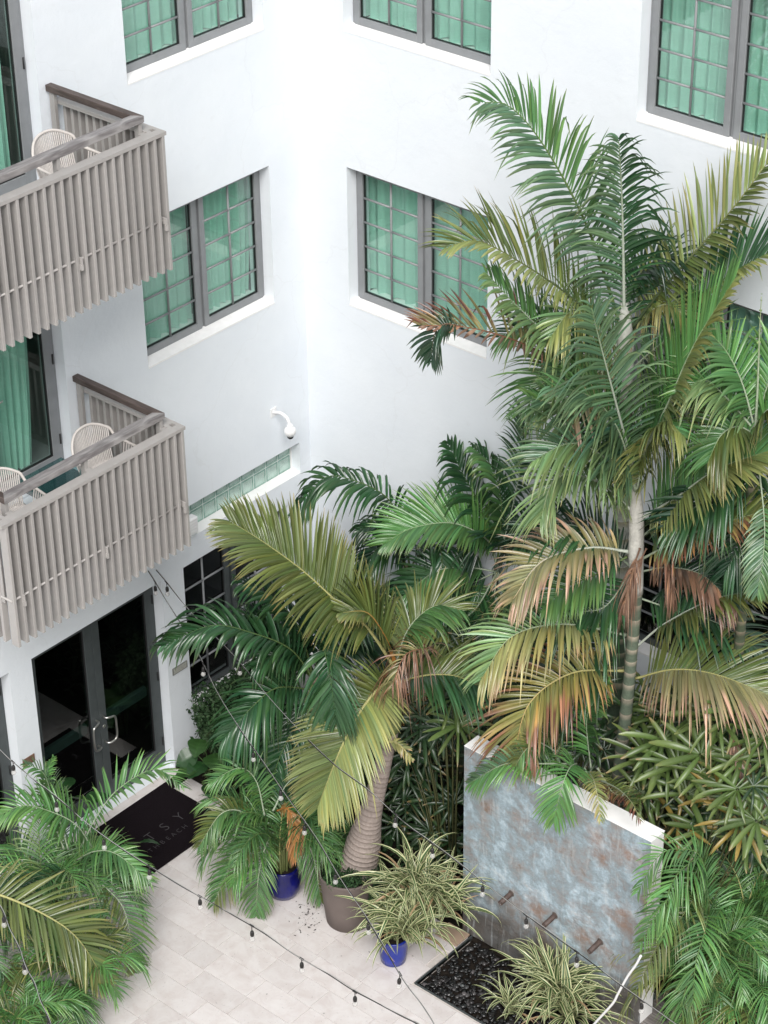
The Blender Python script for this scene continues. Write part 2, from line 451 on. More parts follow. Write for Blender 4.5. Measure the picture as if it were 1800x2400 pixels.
class MB:
    """collects shapes of one part, built as one mesh"""
    def __init__(self):
        self.v = []; self.f = []; self.smooth = []
    def box(self, x0, x1, y0, y1, z0, z1):
        b = len(self.v)
        self.v += [(x0, y0, z0), (x1, y0, z0), (x1, y1, z0), (x0, y1, z0), (x0, y0, z1), (x1, y0, z1), (x1, y1, z1), (x0, y1, z1)]
        for q in ((0, 3, 2, 1), (4, 5, 6, 7), (0, 1, 5, 4), (1, 2, 6, 5), (2, 3, 7, 6), (3, 0, 4, 7)):
            self.f.append(tuple(b+i for i in q)); self.smooth.append(False)
        return self
    def quad(self, *p):
        b = len(self.v); self.v += [tuple(q) for q in p]
        self.f.append(tuple(range(b, b+len(p)))); self.smooth.append(False)
        return self
    def tube(self, pts, radii, n=8, caps=True):
        pts = np.asarray(pts, float)
        if np.isscalar(radii): radii = [radii]*len(pts)
        T = np.gradient(pts, axis=0); T /= np.linalg.norm(T, axis=1)[:, None]+1e-12
        ref = np.array([0, 0, 1.0]) if abs(T[0][2]) < 0.9 else np.array([1.0, 0, 0])
        a = np.cross(T[0], ref); a /= np.linalg.norm(a)
        b0 = len(self.v)
        for p, t, r in zip(pts, T, radii):
            a = a - t*(a@t); a /= np.linalg.norm(a)+1e-12
            c = np.cross(t, a)
            for k in range(n):
                an = 2*math.pi*k/n
                self.v.append(tuple(p+(a*math.cos(an)+c*math.sin(an))*r))
        for i in range(len(pts)-1):
            for k in range(n):
                k2 = (k+1) % n
                self.f.append((b0+i*n+k, b0+i*n+k2, b0+(i+1)*n+k2, b0+(i+1)*n+k)); self.smooth.append(True)
        if caps:
            self.f.append(tuple(b0+k for k in range(n))[::-1]); self.smooth.append(False)
            e = b0+(len(pts)-1)*n
            self.f.append(tuple(e+k for k in range(n))); self.smooth.append(False)
        return self
    def lathe(self, c, prof, n=28, caps=(True, True)):
        b0 = len(self.v)
        for (r, z) in prof:
            for k in range(n):
                an = 2*math.pi*k/n
                self.v.append((c[0]+r*math.cos(an), c[1]+r*math.sin(an), c[2]+z))
        for i in range(len(prof)-1):
            for k in range(n):
                k2 = (k+1) % n
                self.f.append((b0+i*n+k, b0+i*n+k2, b0+(i+1)*n+k2, b0+(i+1)*n+k)); self.smooth.append(True)
        if caps[0]: self.f.append(tuple(b0+k for k in range(n))[::-1]); self.smooth.append(False)
        if caps[1]:
            e = b0+(len(prof)-1)*n
            self.f.append(tuple(e+k for k in range(n))); self.smooth.append(False)
        return self
    def mesh(self, name, bevel=0.0):
        me = bpy.data.meshes.new(name)
        me.from_pydata(self.v, [], self.f)
        me.polygons.foreach_set('use_smooth', self.smooth)
        me.update()
        if bevel > 0:
            bm = bmesh.new(); bm.from_mesh(me)
            bmesh.ops.bevel(bm, geom=bm.edges[:], offset=bevel, segments=1, affect='EDGES', clamp_overlap=True)
            bm.to_mesh(me); bm.free()
        return me
    def build(self, name, mat, parent=None, bevel=0.0):
        return link(name, self.mesh(name, bevel), parent, mat)

def box(name, mat, parent, x0, x1, y0, y1, z0, z1, bevel=0.0):
    return MB().box(x0, x1, y0, y1, z0, z1).build(name, mat, parent, bevel)

def arr_mesh(name, V, F, cols=None, smooth=True):
    me = bpy.data.meshes.new(name)
    V = np.ascontiguousarray(V, dtype=np.float32); F = np.ascontiguousarray(F, dtype=np.int32)
    nv, nf, k = len(V), len(F), F.shape[1]
    me.vertices.add(nv); me.vertices.foreach_set('co', V.ravel())
    me.loops.add(nf*k); me.loops.foreach_set('vertex_index', F.ravel())
    me.polygons.add(nf)
    me.polygons.foreach_set('loop_start', np.arange(0, nf*k, k, dtype=np.int32))
    me.polygons.foreach_set('use_smooth', np.full(nf, smooth))
    if cols is not None:
        at = me.color_attributes.new('Col', 'FLOAT_COLOR', 'POINT')
        c4 = np.ones((nv, 4), np.float32); c4[:, :3] = cols
        at.data.foreach_set('color', c4.ravel())
    me.update(calc_edges=True)
    return me

def paint(me, cols):
    at = me.color_attributes.new('Col', 'FLOAT_COLOR', 'POINT')
    c4 = np.ones((len(me.vertices), 4), np.float32); c4[:, :3] = cols
    at.data.foreach_set('color', c4.ravel())
    return me

def spline(P, n):
    """Catmull-Rom through the points, resampled evenly by length"""
    P = np.asarray(P, float)
    if len(P) == 2:
        return P[0]+(P[1]-P[0])*np.linspace(0, 1, n)[:, None]
    Q = np.vstack([2*P[0]-P[1], P, 2*P[-1]-P[-2]])
    out = []
    for i in range(1, len(Q)-2):
        t = np.linspace(0, 1, 24, endpoint=False)[:, None]
        a, b, c, d = Q[i-1], Q[i], Q[i+1], Q[i+2]
        out.append(0.5*((2*b)+(-a+c)*t+(2*a-5*b+4*c-d)*t*t+(-a+3*b-3*c+d)*t**3))
    out = np.vstack(out+[P[-1:]])
    s = np.concatenate([[0], np.cumsum(np.linalg.norm(np.diff(out, axis=0), axis=1))])
    u = np.linspace(0, s[-1], n)
    return np.stack([np.interp(u, s, out[:, k]) for k in range(3)], 1)


# ================================================================== SETTING
STOREY = 3.05
# ground: one sheet out to the horizon, with the paved court and the planting bed laid on it
g = MB().quad((-300, -300, -0.35), (300, -300, -0.35), (300, 300, -0.35), (-300, 300, -0.35)).build('ground', M['ground'])
tag(g, kind='structure')
BED_Y = -2.42
pav = MB().box(0.0, 4.32, -13.0, BED_Y, -0.30, -0.014).box(4.321, 12.0, -13.0, -3.281, -0.30, -0.014).build('courtyard_paving', M['grout'])
tag(pav, kind='structure')
tile_meshes = {}
def tile_mesh(w):
    key = round(w, 3)
    if key not in tile_meshes:
        me = MB().box(0, w-0.004, 0, 0.296, -0.014, 0.0).mesh('tile', 0.0018)
        me.materials.append(M['tile']); tile_meshes[key] = me
    return tile_meshes[key]
BASIN = (4.32, 6.9, -3.28, -2.38)
yrow = BED_Y-0.30
row = 0
while yrow > -6.3:
    x = 0.0 if row else 0.0
    first = [0.6, 0.33, 0.15, 0.48][row % 4]
    lo_vis, hi_vis = 0.0, 8.6
    while x < hi_vis:
        w = first if x == 0 else random.choice([0.6, 0.6, 0.6, 0.405, 0.3])
        cx, cy = x+w/2, yrow+0.15
        # keep to what the frame shows of the floor, plus a margin
        v = np.array([cx, cy, 0])-CAM
        ppx = 900+FOC*(v@CR)/(v@CF); ppy = 1200-FOC*(v@CU)/(v@CF)
        in_basin = (cy > BASIN[2]-0.12 and x+w > BASIN[0]-0.005)
        if in_basin:
            if x < BASIN[0]-0.1:
                w2 = BASIN[0]-0.02-x
                if w2 > 0.05 and ppx > -350:
                    o = link('tile', tile_mesh(w2), pav); o.location = (x, yrow, 0)
            break
        if -350 < ppx < 1900 and ppy < 2650:
            o = link('tile', tile_mesh(w), pav); o.location = (x, yrow, random.uniform(-0.0008, 0.0008))
        x += w
    yrow -= 0.30
    row += 1
bed = MB()
nb = 46
bx = np.linspace(0.0, 12.0, nb); by = np.linspace(BED_Y+0.01, 0.0, 14)
bz = rng.normal(0, 0.015, (nb, 14))-0.04
bv = [(bx[i], by[j], bz[i, j]) for i in range(nb) for j in range(14)]
bf = [(i*14+j, (i+1)*14+j, (i+1)*14+j+1, i*14+j+1) for i in range(nb-1) for j in range(13)]
bme = bpy.data.meshes.new('planting_bed'); bme.from_pydata(bv, [], bf)
tag(link('planting_bed', bme, None, M['soil']), kind='structure')

# ------------------------------------------------------------------ the hotel: two wings meeting in a corner
hotel = thing('hotel_building', 'white stucco hotel wings meeting in a corner above the palm courtyard', 'building')
MAT_L = Matrix(((0, 0, 1, 0), (1, 0, 0, 0), (0, 1, 0, 0), (0, 0, 0, 1)))     # (u, v, n) -> left wall, x = 0
MAT_R = Matrix(((1, 0, 0, 0), (0, 0, -1, 0), (0, 1, 0, 0), (0, 0, 0, 1)))    # (u, v, n) -> right wall, y = 0
REC = 0.13
WIN_H = 1.58
Z2, Z3 = 5.12, 8.175
openL = [(-2.35, -0.48, Z3, Z3+WIN_H), (-2.35, -0.48, Z2, Z2+WIN_H), (-2.17, -0.17, 2.85, 3.25), (-2.06, -0.40, 0.62, 2.53),
         (-4.25, -2.39, 0.0, 2.53), (-6.41, -4.55, 0.0, 2.53), (-5.30, -3.44, 4.42, 6.70), (-5.30, -3.44, 4.42+STOREY, 6.70+STOREY)]
openR = [(0.64, 2.51, Z3, Z3+WIN_H), (0.64, 2.51, Z2, Z2+WIN_H), (4.21, 6.08, Z3, Z3+WIN_H), (4.21, 6.08, Z2, Z2+WIN_H),
         (4.21, 6.08, 2.40, 4.02)]

def wall_with_openings(u0, u1, v0, v1, opens, mat4, name):
    us = sorted({u0, u1, *[o[0] for o in opens], *[o[1] for o in opens]})
    vs = sorted({v0, v1, *[o[2] for o in opens], *[o[3] for o in opens]})
    mb = MB()
    for i in range(len(us)-1):
        for j in range(len(vs)-1):
            cu, cv = (us[i]+us[i+1])/2, (vs[j]+vs[j+1])/2
            if any(o[0] < cu < o[1] and o[2] < cv < o[3] for o in opens):
                continue
            mb.quad((us[i], vs[j], 0), (us[i+1], vs[j], 0), (us[i+1], vs[j+1], 0), (us[i], vs[j+1], 0))
    for (a, b, c, d) in opens:
        r = -0.34
        mb.quad((a, c, 0), (a, d, 0), (a, d, r), (a, c, r))
        mb.quad((b, d, 0), (b, c, 0), (b, c, r), (b, d, r))
        mb.quad((a, d, 0), (b, d, 0), (b, d, r), (a, d, r))
        mb.quad((b, c, 0), (a, c, 0), (a, c, r), (b, c, r))
    mb.quad((u0, v1, 0), (u1, v1, 0), (u1, v1, -0.34), (u0, v1, -0.34))
    o = mb.build(name, M['stucco'], hotel)
    o.matrix_local = mat4
    return o

wall_with_openings(-14.0, 0.0, 0.0, 13.5, openL, MAT_L, 'wall')
wall_with_openings(0.0, 14.0, 0.0, 13.5, openR, MAT_R, 'wall')

def room(opening, mat4, dark=False, dep=1.3):
    a, b, c, d = opening
    e = 0.25
    mb = MB()
    n0, n1 = -0.34, -0.34-dep
    A = [(a-e, c-0.02, n0), (b+e, c-0.02, n0), (b+e, d+e, n0), (a-e, d+e, n0)]
    B = [(p[0], p[1], n1) for p in A]
    mb.quad(B[0], B[1], B[2], B[3])
    for i in range(4):
        k = (i+1) % 4
        mb.quad(A[i], A[k], B[k], B[i])
    # lining of the inner wall face round the opening
    for q in (((a-e, c-0.02), (a, c-0.02), (a, d+e), (a-e, d+e)), ((b, c-0.02), (b+e, c-0.02), (b+e, d+e), (b, d+e)), ((a, d), (b, d), (b, d+e), (a, d+e))):
        mb.quad(*[(p[0], p[1], n0-0.001) for p in q])
    o = mb.build('room', M['dark_room'] if dark else M['room'], hotel)
    o.matrix_local = mat4
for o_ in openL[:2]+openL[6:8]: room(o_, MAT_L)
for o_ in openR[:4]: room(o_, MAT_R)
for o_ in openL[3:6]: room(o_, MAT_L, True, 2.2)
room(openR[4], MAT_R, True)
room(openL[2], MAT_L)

def ring(mb, a, b, c, d, wl, wr, wb, wt, n0, n1):
    mb.box(a, a+wl, c, d, n0, n1); mb.box(b-wr, b, c, d, n0, n1)
    mb.box(a+wl, b-wr, c, c+wb, n0, n1); mb.box(a+wl, b-wr, d-wt, d, n0, n1)

WW = 1.87
_wm = {}
def window(opening, mat4, dark=False):
    """two casements of ten panes each, set back in the wall"""
    a, b, c, d = opening
    H, W = d-c, b-a
    key = (round(W, 3), round(H, 3), dark)
    fr = M['dark_frame'] if dark else M['grey_frame']
    gl = M['dark_glass'] if dark else M['glass']
    mu = M['grey_frame'] if dark else M['muntin']
    if key not in _wm:
        d_ = {}
        mb = MB(); ring(mb, 0.002, W-0.002, 0.0, H-0.002, 0.03, 0.03, 0.035, 0.03, -0.21, -REC-0.012)
        mb.box(W/2-0.017, W/2+0.017, 0.035, H-0.032, -0.205, -REC-0.022)
        d_['frame'] = mb.mesh('window', 0.002)
        sw = W/2-0.032-0.022
        ms = MB(); ring(ms, 0, sw, 0, H-0.07, 0.068, 0.068, 0.078, 0.062, -0.195, -REC+0.004)
        d_['sash'] = ms.mesh('sash', 0.004)
        gw, gh = sw-0.136, H-0.07-0.14
        mg = MB(); ring(mg, 0.068, sw-0.068, 0.078, H-0.07-0.062, 0.007, 0.007, 0.006, 0.006, -0.172, -0.148)
        d_['gasket'] = mg.mesh('gasket')
        mm = MB()
        x0, y0 = 0.068, 0.078
        mm.tube([(x0+gw/2, y0-0.001, -0.150), (x0+gw/2, y0+gh+0.001, -0.150)], 0.0125, 8)
        for k in range(1, 5):
            yy = y0+gh*k/5
            for (p, q) in ((x0, x0+gw/2-0.013), (x0+gw/2+0.013, x0+gw)):
                mm.tube([(p-0.004, yy, -0.146), (q+0.002, yy, -0.146)], 0.0125, 8)
        d_['muntins'] = mm.mesh('muntin_bars')
        d_['pane'] = MB().box(0, gw/2, 0, gh/5, -0.164, -0.160).mesh('pane')
        sl = MB()
        s0, s1 = 0.001, W-0.001
        sl.quad((s0, 0.004, 0.004), (s1, 0.004, 0.004), (s1, 0.040, -0.150), (s0, 0.040, -0.150))
        sl.quad((s0, -0.012, 0.004), (s1, -0.012, 0.004), (s1, 0.004, 0.004), (s0, 0.004, 0.004))
        d_['sill'] = sl.mesh('sill')
        d_['board'] = MB().box(0.0, W, 0.005, 0.03, -0.45, -0.215).mesh('inner_sill')
        d_['dims'] = (sw, gw, gh)
        _wm[key] = d_
    d_ = _wm[key]
    sw, gw, gh = d_['dims']
    win = link('window', d_['frame'], hotel, fr)
    win.matrix_local = mat4 @ Matrix.Translation((a, c, 0))
    for s, ox in enumerate((0.032, W/2+0.021)):
        so = link('sash', d_['sash'], win, fr); so.location = (ox, 0.037, 0)
        go = link('gasket', d_['gasket'], win, M['gasket']); go.location = (ox, 0.037, 0)
        mo = link('muntin_bars', d_['muntins'], win, mu); mo.location = (ox, 0.037, 0)
        for i in range(2):
            for j in range(5):
                po = link('pane', d_['pane'], win, gl)
                po.location = (ox+0.068+i*gw/2, 0.037+0.078+j*gh/5, 0)
                po.rotation_euler = (random.uniform(-0.002, 0.002), random.uniform(-0.002, 0.002), 0)
    link('sill', d_['sill'], win, M['sill'])
    if not dark:
        link('inner_sill', d_['board'], win, M['sill'])
    return win

for o_ in openL[:2]: window(o_, MAT_L)
for o_ in openR[:4]: window(o_, MAT_R)
window(openR[4], MAT_R, True)
window(openL[3], MAT_L, True)

def curtain(mat4, u0, u1, v0, v1, n, label, folds=9, amp=0.035, seed=0, flare=0.0):
    r = np.random.default_rng(seed)
    nu, nv = 120, 14
    uu = np.linspace(0, 1, nu); vv = np.linspace(0, 1, nv)
    ph = np.cumsum(np.abs(r.normal(1, 0.45, nu))); ph = ph/ph[-1]*folds*2*math.pi
    V = np.zeros((nu, nv, 3))
    for j, v in enumerate(vv):
        k = amp*(0.70+0.25*(1-v))
        off = np.sin(ph+0.25*math.sin(3*v+seed))*k+np.sin(ph*2.3+1.1)*k*0.25
        V[:, j, 0] = u0+(u1-u0)*uu+flare*(1-v)**2*(uu-0.2)+np.cos(ph)*0.006
        V[:, j, 1] = v0+(v1-v0)*v+0.012*np.sin(ph*0.5+seed)*(1-v)**4
        V[:, j, 2] = n+off
    F = [(i*nv+j, (i+1)*nv+j, (i+1)*nv+j+1, i*nv+j+1) for i in range(nu-1) for j in range(nv-1)]
    o = link('curtain', arr_mesh('curtain', V.reshape(-1, 3), F), None, M['curtain'])
    o.matrix_world = mat4
    tag(o, label, 'curtain', 'sheer green curtains behind the windows')
    return o
H = WIN_H
curtain(MAT_L, -2.40, -1.30, Z3+0.034, Z3+H+0.1, -0.36, 'sheer green curtain in left half of top window above the wall balcony corner', 7, seed=1)
curtain(MAT_L, -1.36, -0.42, Z3+0.034, Z3+H+0.1, -0.37, 'sheer green curtain in right half of top left window nearest the wall corner', 8, seed=2)
curtain(MAT_L, -2.42, -1.36, Z2+0.034, Z2+H+0.1, -0.36, 'sheer green curtain in window half partly hidden by the upper balcony slats', 8, seed=3)
curtain(MAT_L, -1.22, -0.42, Z2+0.034, Z2+H+0.1, -0.37, 'sheer green curtain beside a dark gap in middle window of the balcony wall', 7, seed=4, flare=-0.10)
curtain(MAT_R, 0.58, 1.60, Z3+0.034, Z3+H+0.1, -0.36, 'finely pleated green curtain left half of top middle window', 9, seed=5)
curtain(MAT_R, 1.56, 2.58, Z3+0.034, Z3+H+0.1, -0.37, 'broad pleated green curtain right half of top middle window', 6, seed=6)
curtain(MAT_R, 0.58, 2.58, Z2+0.034, Z2+H+0.1, -0.37, 'green curtain filling window behind the dead brown palm frond', 13, seed=7)
curtain(MAT_R, 4.14, 5.12, Z3+0.034, Z3+H+0.1, -0.36, 'green curtain in left half of the top right window', 7, seed=8)
curtain(MAT_R, 5.12, 6.14, Z3+0.034, Z3+H+0.1, -0.36, 'green curtain in the window half cut by the right picture edge', 7, seed=9)
curtain(MAT_R, 5.00, 6.14, Z2+0.034, Z2+H+0.1, -0.37, 'dim green curtain in shaded window behind the tall palm crown', 7, seed=10)

# glass-block strip
GBR = openL[2]
gbw = MB(); ring(gbw, GBR[0], GBR[1], GBR[2], GBR[3], 0.004, 0.012, 0.006, 0.006, -0.2, -REC)
strip = gbw.build('glass_block_window', M['sill'], hotel); strip.matrix_local = MAT_L
def glass_block_mesh():
    mb = MB()
    s = 0.091
    mb.box(-s, s, -s, s, -0.085, -0.012)
    # raised rim and ribbed pressed face
    for (a, b, c, d) in ((-s, s, -s, -s+0.014), (-s, s, s-0.014, s), (-s, -s+0.014, -s+0.014, s-0.014), (s-0.014, s, -s+0.014, s-0.014)):
        mb.box(a, b, c, d, -0.012, 0.0)
    for k in range(11):
        y = -0.070+k*0.014
        mb.box(-0.072, 0.072, y-0.0035, y+0.0035, -0.012, -0.006)
    return mb.mesh('glass_block')
m_, n_, l_, b_ = nodes_of('pressed_glass')
b_.inputs['Base Color'].default_value = (0.27, 0.42, 0.37, 1); b_.inputs['Roughness'].default_value = 0.12
b_.inputs['Specular IOR Level'].default_value = 0.8
tc_ = n_.new('ShaderNodeTexCoord'); gd_ = n_.new('ShaderNodeTexNoise'); gd_.inputs['Scale'].default_value = 7
l_.new(tc_.outputs['Object'], gd_.inputs['Vector'])
cr_ = n_.new('ShaderNodeValToRGB'); cr_.color_ramp.elements[0].color = (0.16, 0.29, 0.24, 1); cr_.color_ramp.elements[1].color = (0.40, 0.58, 0.51, 1)
cr_.color_ramp.elements[0].position = 0.3; cr_.color_ramp.elements[1].position = 0.7
l_.new(gd_.outputs['Fac'], cr_.inputs[0]); l_.new(cr_.outputs[0], b_.inputs['Base Color'])
M['block'] = m_
M['mortar'] = simple('block_mortar', (0.72, 0.78, 0.75), 0.8, noise=0.08)
gbm = glass_block_mesh(); gbm.materials.append(M['block'])
for i in range(10):
    for j in range(2):
        o = link('glass_block', gbm, strip)
        o.location = (GBR[1]-0.012-0.1-i*0.1985, GBR[2]+0.1+j*0.2, -REC-0.012)
mo_ = MB().box(GBR[0]+0.005, GBR[1]-0.013, GBR[2]+0.007, GBR[3]-0.007, -0.21, -REC-0.020).build('mortar', M['mortar'], strip)
slb = MB()
slb.quad((GBR[0], GBR[2]+0.003, 0.003), (GBR[1], GBR[2]+0.003, 0.003), (GBR[1], GBR[2]+0.02, -REC-0.005), (GBR[0], GBR[2]+0.02, -REC-0.005))
slb.build('sill', M['sill'], strip)

# doors ------------------------------------------------------------
def door_leaf(w, h, stile, top, bottom, fr, gl, gname='pane'):
    pass

def french_doors(opening, mat4, fr, gl, stile=0.11, bottom=0.2, rec=REC, lever=False, pulls=False, push=False):
    a, b, c, d = opening
    W, Hh = b-a, d-c
    mb = MB(); ring(mb, 0.002, W-0.002, 0.0, Hh-0.002, 0.035, 0.035, 0.02, 0.035, -rec-0.09, -rec-0.012)
    fo = mb.build('door_frame', fr, hotel, 0.002)
    fo.matrix_local = mat4 @ Matrix.Translation((a, c, 0))
    lw = W/2-0.040
    for s, ox in enumerate((0.0375, W/2+0.0025)):
        ml = MB(); ring(ml, 0, lw, 0, Hh-0.065, stile, stile, bottom, stile, -rec-0.075, -rec)
        lo = ml.build('door', fr, hotel, 0.003)
        lo.matrix_local = mat4 @ Matrix.Translation((a+ox, c+0.025, 0))
        mg = MB(); ring(mg, stile, lw-stile, bottom, Hh-0.065-stile, 0.008, 0.008, 0.008, 0.008, -rec-0.045, -rec-0.016)
        mg.build('gasket', M['gasket'], lo)
        MB().box(stile+0.002, lw-stile-0.002, bottom+0.002, Hh-0.065-stile-0.002, -rec-0.035, -rec-0.030).build('pane', gl, lo)
        for hz in (0.25, 1.15, Hh-0.35):
            hx = -0.004 if s == 0 else lw-0.012
            MB().tube([(hx+0.008, hz, -rec+0.006), (hx+0.008, hz+0.11, -rec+0.006)], 0.008, 8).build('hinge', M['gasket'], lo)
        if push:
            MB().box(stile-0.02, lw-stile+0.02, 0.93, 1.06, -rec-0.16, -rec-0.10).build('push_bar', M['push'], lo, 0.01)
        if lever and s == 1:
            MB().box(0.035, 0.075, 0.92, 1.14, -rec, -rec+0.008).build('lock_plate', M['gasket'], lo, 0.002)
            MB().tube([(0.055, 1.07, -rec), (0.055, 1.07, -rec+0.055), (0.075, 1.065, -rec+0.062), (0.17, 1.06, -rec+0.060), (0.185, 1.06, -rec+0.045)], 0.010, 8).build('door_handle', M['steel'], lo)
        if pulls:
            sgn = 1 if s == 1 else -1
            e = 0.05 if s == 1 else lw-0.05
            z0 = 0.80
            pts = [(e, z0+0.34, -rec), (e, z0+0.34, -rec+0.05), (e+sgn*0.05, z0+0.335, -rec+0.075), (e+sgn*0.105, z0+0.31, -rec+0.08),
                   (e+sgn*0.115, z0+0.18, -rec+0.08), (e+sgn*0.105, z0+0.04, -rec+0.08), (e+sgn*0.05, z0+0.005, -rec+0.075), (e, z0, -rec+0.05), (e, z0, -rec)]
            MB().tube(spline(pts, 46), 0.0125, 10).build('door_handle', M['steel'], lo)
            if s == 1:
                MB().lathe((0, 0, 0), [(0.022, 0), (0.022, 0.006), (0.012, 0.008)], 16).build('lock_cylinder', M['steel'], lo).matrix_local = Matrix.Translation((0.055, 1.0, -rec))
    return fo
M['push'] = simple('push_bar_metal', (0.16, 0.27, 0.24), 0.35, metal=0.3, noise=0.1)
french_doors(openL[4], MAT_L, M['dark_frame'], M['dark_glass'], stile=0.105, bottom=0.22, pulls=True, push=True)
french_doors(openL[5], MAT_L, M['dark_frame'], M['dark_glass'], stile=0.105, bottom=0.22, push=True)
french_doors(openL[6], MAT_L, M['grey_frame2'] if 'grey_frame2' in M else M['grey_frame'], M['glass'], stile=0.10, bottom=0.14, lever=True)
french_doors(openL[7], MAT_L, M['grey_frame'], M['glass'], stile=0.10, bottom=0.14, lever=True)
curtain(MAT_L, -4.20, -3.60, 4.50, 6.75, -0.32, 'gathered green curtain behind the balcony door with the lever handle', 6, 0.045, 21, -0.16)
curtain(MAT_L, -5.35, -4.40, 4.50, 6.75, -0.32, 'green curtain at left picture edge behind the lower balcony door', 8, 0.04, 22)
curtain(MAT_L, -4.45, -3.60, 4.50+STOREY, 6.75+STOREY, -0.32, 'long green curtain behind the topmost balcony door', 7, 0.045, 23)

# balconies ---------------------------------------------------------
BY0, BY1, BX = -5.46, -3.17, 1.36
slat_me = MB().box(-0.095, 0, -0.017, 0.017, 0, 1.325).mesh('slat', 0.004); slat_me.materials.append(M['taupe'])
side_me = MB().box(-0.018, 0.018, -0.070, 0, 0, 1.325).mesh('slat', 0.004); side_me.materials.append(M['taupe'])
def balcony(dz):
    """slab with a hung screen of upright slats and a timber handrail"""
    bal = MB().box(0.002, 1.20, BY0+0.10, BY1-0.10, 4.25, 4.40).build('balcony', M['stucco'], hotel, 0.004)
    bal.location = (0, 0, dz)
    mb = MB()                                        # flat top plate on the slats
    pz0, pz1 = 5.275, 5.31
    mb.box(1.258, BX+0.004, BY0+0.10, BY1-0.13, pz0, pz1)
    for (y0, y1, c0, c1) in ((BY1-0.13, BY1, BY1-0.088, BY1-0.040), (BY0-0.03, BY0+0.10, BY0+0.01, BY0+0.058)):
        mb.box(0.03, 1.225, y0, y1, pz0, pz1)
        mb.box(1.225, 1.275, y0, c0, pz0, pz1); mb.box(1.225, 1.275, c1, y1, pz0, pz1)
        mb.box(1.275, BX+0.004, y0, y1, pz0, pz1)
    mb.build('top_plate', M['taupe'], bal)
    n = 23
    for i in range(n):
        o = link('slat', slat_me, bal); o.location = (BX, BY0+0.03+(BY1-BY0-0.065)*i/(n-1), 3.95)
    for i in range(12):
        for yy in (BY1-0.004, BY0+0.066):
            o = link('slat', side_me, bal); o.location = (0.10+i*0.098, yy, 3.95)
    for yy in (BY1-0.014, BY0+0.010):
        MB().box(0.03, 1.24, yy-0.004, yy+0.004, 4.405, pz0-0.002).build('side_panel', M['taupe'], bal)
    MB().tube([(BX-0.030, BY0+0.01, 4.46), (BX-0.030, BY1-0.01, 4.46)], 0.011, 8).build('tie_rod', M['taupe_light'], bal)
    for yy in (BY1-0.012, BY0+0.012):
        MB().tube([(0.02, yy, 4.46), (BX-0.02, yy, 4.46)], 0.012, 8).build('tie_rod', M['taupe_light'], bal)
    for fr in (0.045, 0.50, 0.955):
        yy = BY1+(BY0-BY1)*fr
        MB().box(BX-0.06, BX+0.022, yy+0.020, yy+0.032, 4.425, 4.49).box(BX-0.004, BX+0.022, yy+0.014, yy+0.038, 4.37, 4.424).build('rod_bracket', M['taupe_light'], bal)
    # handrail: mitred timber on posts
    ry0, ry1, rx = -5.315, -3.29, 1.222
    rz0, rz1 = 5.395, 5.46
    w = 0.075
    wf = 0.10
    def bar(p, name, mat):
        b = MB()
        k = len(b.v)
        b.v += [(x, y, rz0) for x, y in p]+[(x, y, rz1) for x, y in p]
        b.f += [(3, 2, 1, 0), (4, 5, 6, 7)]+[(i, (i+1) % 4, (i+1) % 4+4, i+4) for i in range(4)]
        b.smooth += [False]*6
        return b.build(name, mat, bal, 0.005)
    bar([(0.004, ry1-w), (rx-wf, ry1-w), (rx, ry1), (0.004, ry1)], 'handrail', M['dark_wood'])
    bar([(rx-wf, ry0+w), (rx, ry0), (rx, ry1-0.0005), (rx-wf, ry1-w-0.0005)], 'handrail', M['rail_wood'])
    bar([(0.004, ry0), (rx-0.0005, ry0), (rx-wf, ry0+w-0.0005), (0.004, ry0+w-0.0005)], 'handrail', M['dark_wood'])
    for (x, y) in ((0.06, ry1-w/2), (rx-wf/2, ry1-w/2), (rx-wf/2, (ry0+ry1)/2), (rx-wf/2, ry0+w/2), (0.06, ry0+w/2)):
        MB().box(x-0.032, x+0.032, y-0.02, y+0.02, 4.40, rz0-0.001).build('post', M['taupe'], bal, 0.003)
        if x > 1:
            MB().box(x+0.033, 1.268, y-0.035, y+0.035, 5.262, 5.30).build('post_bracket', M['taupe'], bal)
    return bal
def vary(m, lo, hi):
    n, l = m.node_tree.nodes, m.node_tree.links
    b = n['Principled BSDF']; src = b.inputs['Base Color'].links[0].from_socket
    oi = n.new('ShaderNodeObjectInfo'); r = n.new('ShaderNodeMapRange')
    r.inputs['To Min'].default_value = lo; r.inputs['To Max'].default_value = hi
    l.new(oi.outputs['Random'], r.inputs['Value'])
    sc = n.new('ShaderNodeVectorMath'); sc.operation = 'SCALE'
    l.new(src, sc.inputs[0]); l.new(r.outputs[0], sc.inputs['Scale']); l.new(sc.outputs[0], b.inputs['Base Color'])
vary(M['taupe'], 0.88, 1.06)
M['taupe_light'] = simple('pale_taupe_paint', (0.42, 0.40, 0.385), 0.5, noise=0.05)
balcony(0.0)
balcony(STOREY-0.02)

# pier capping, door step
MB().box(0.002, 0.11, -4.25, BED_Y+0.02, -0.013, 0.006).build('threshold', M['tile'], hotel, 0.003)


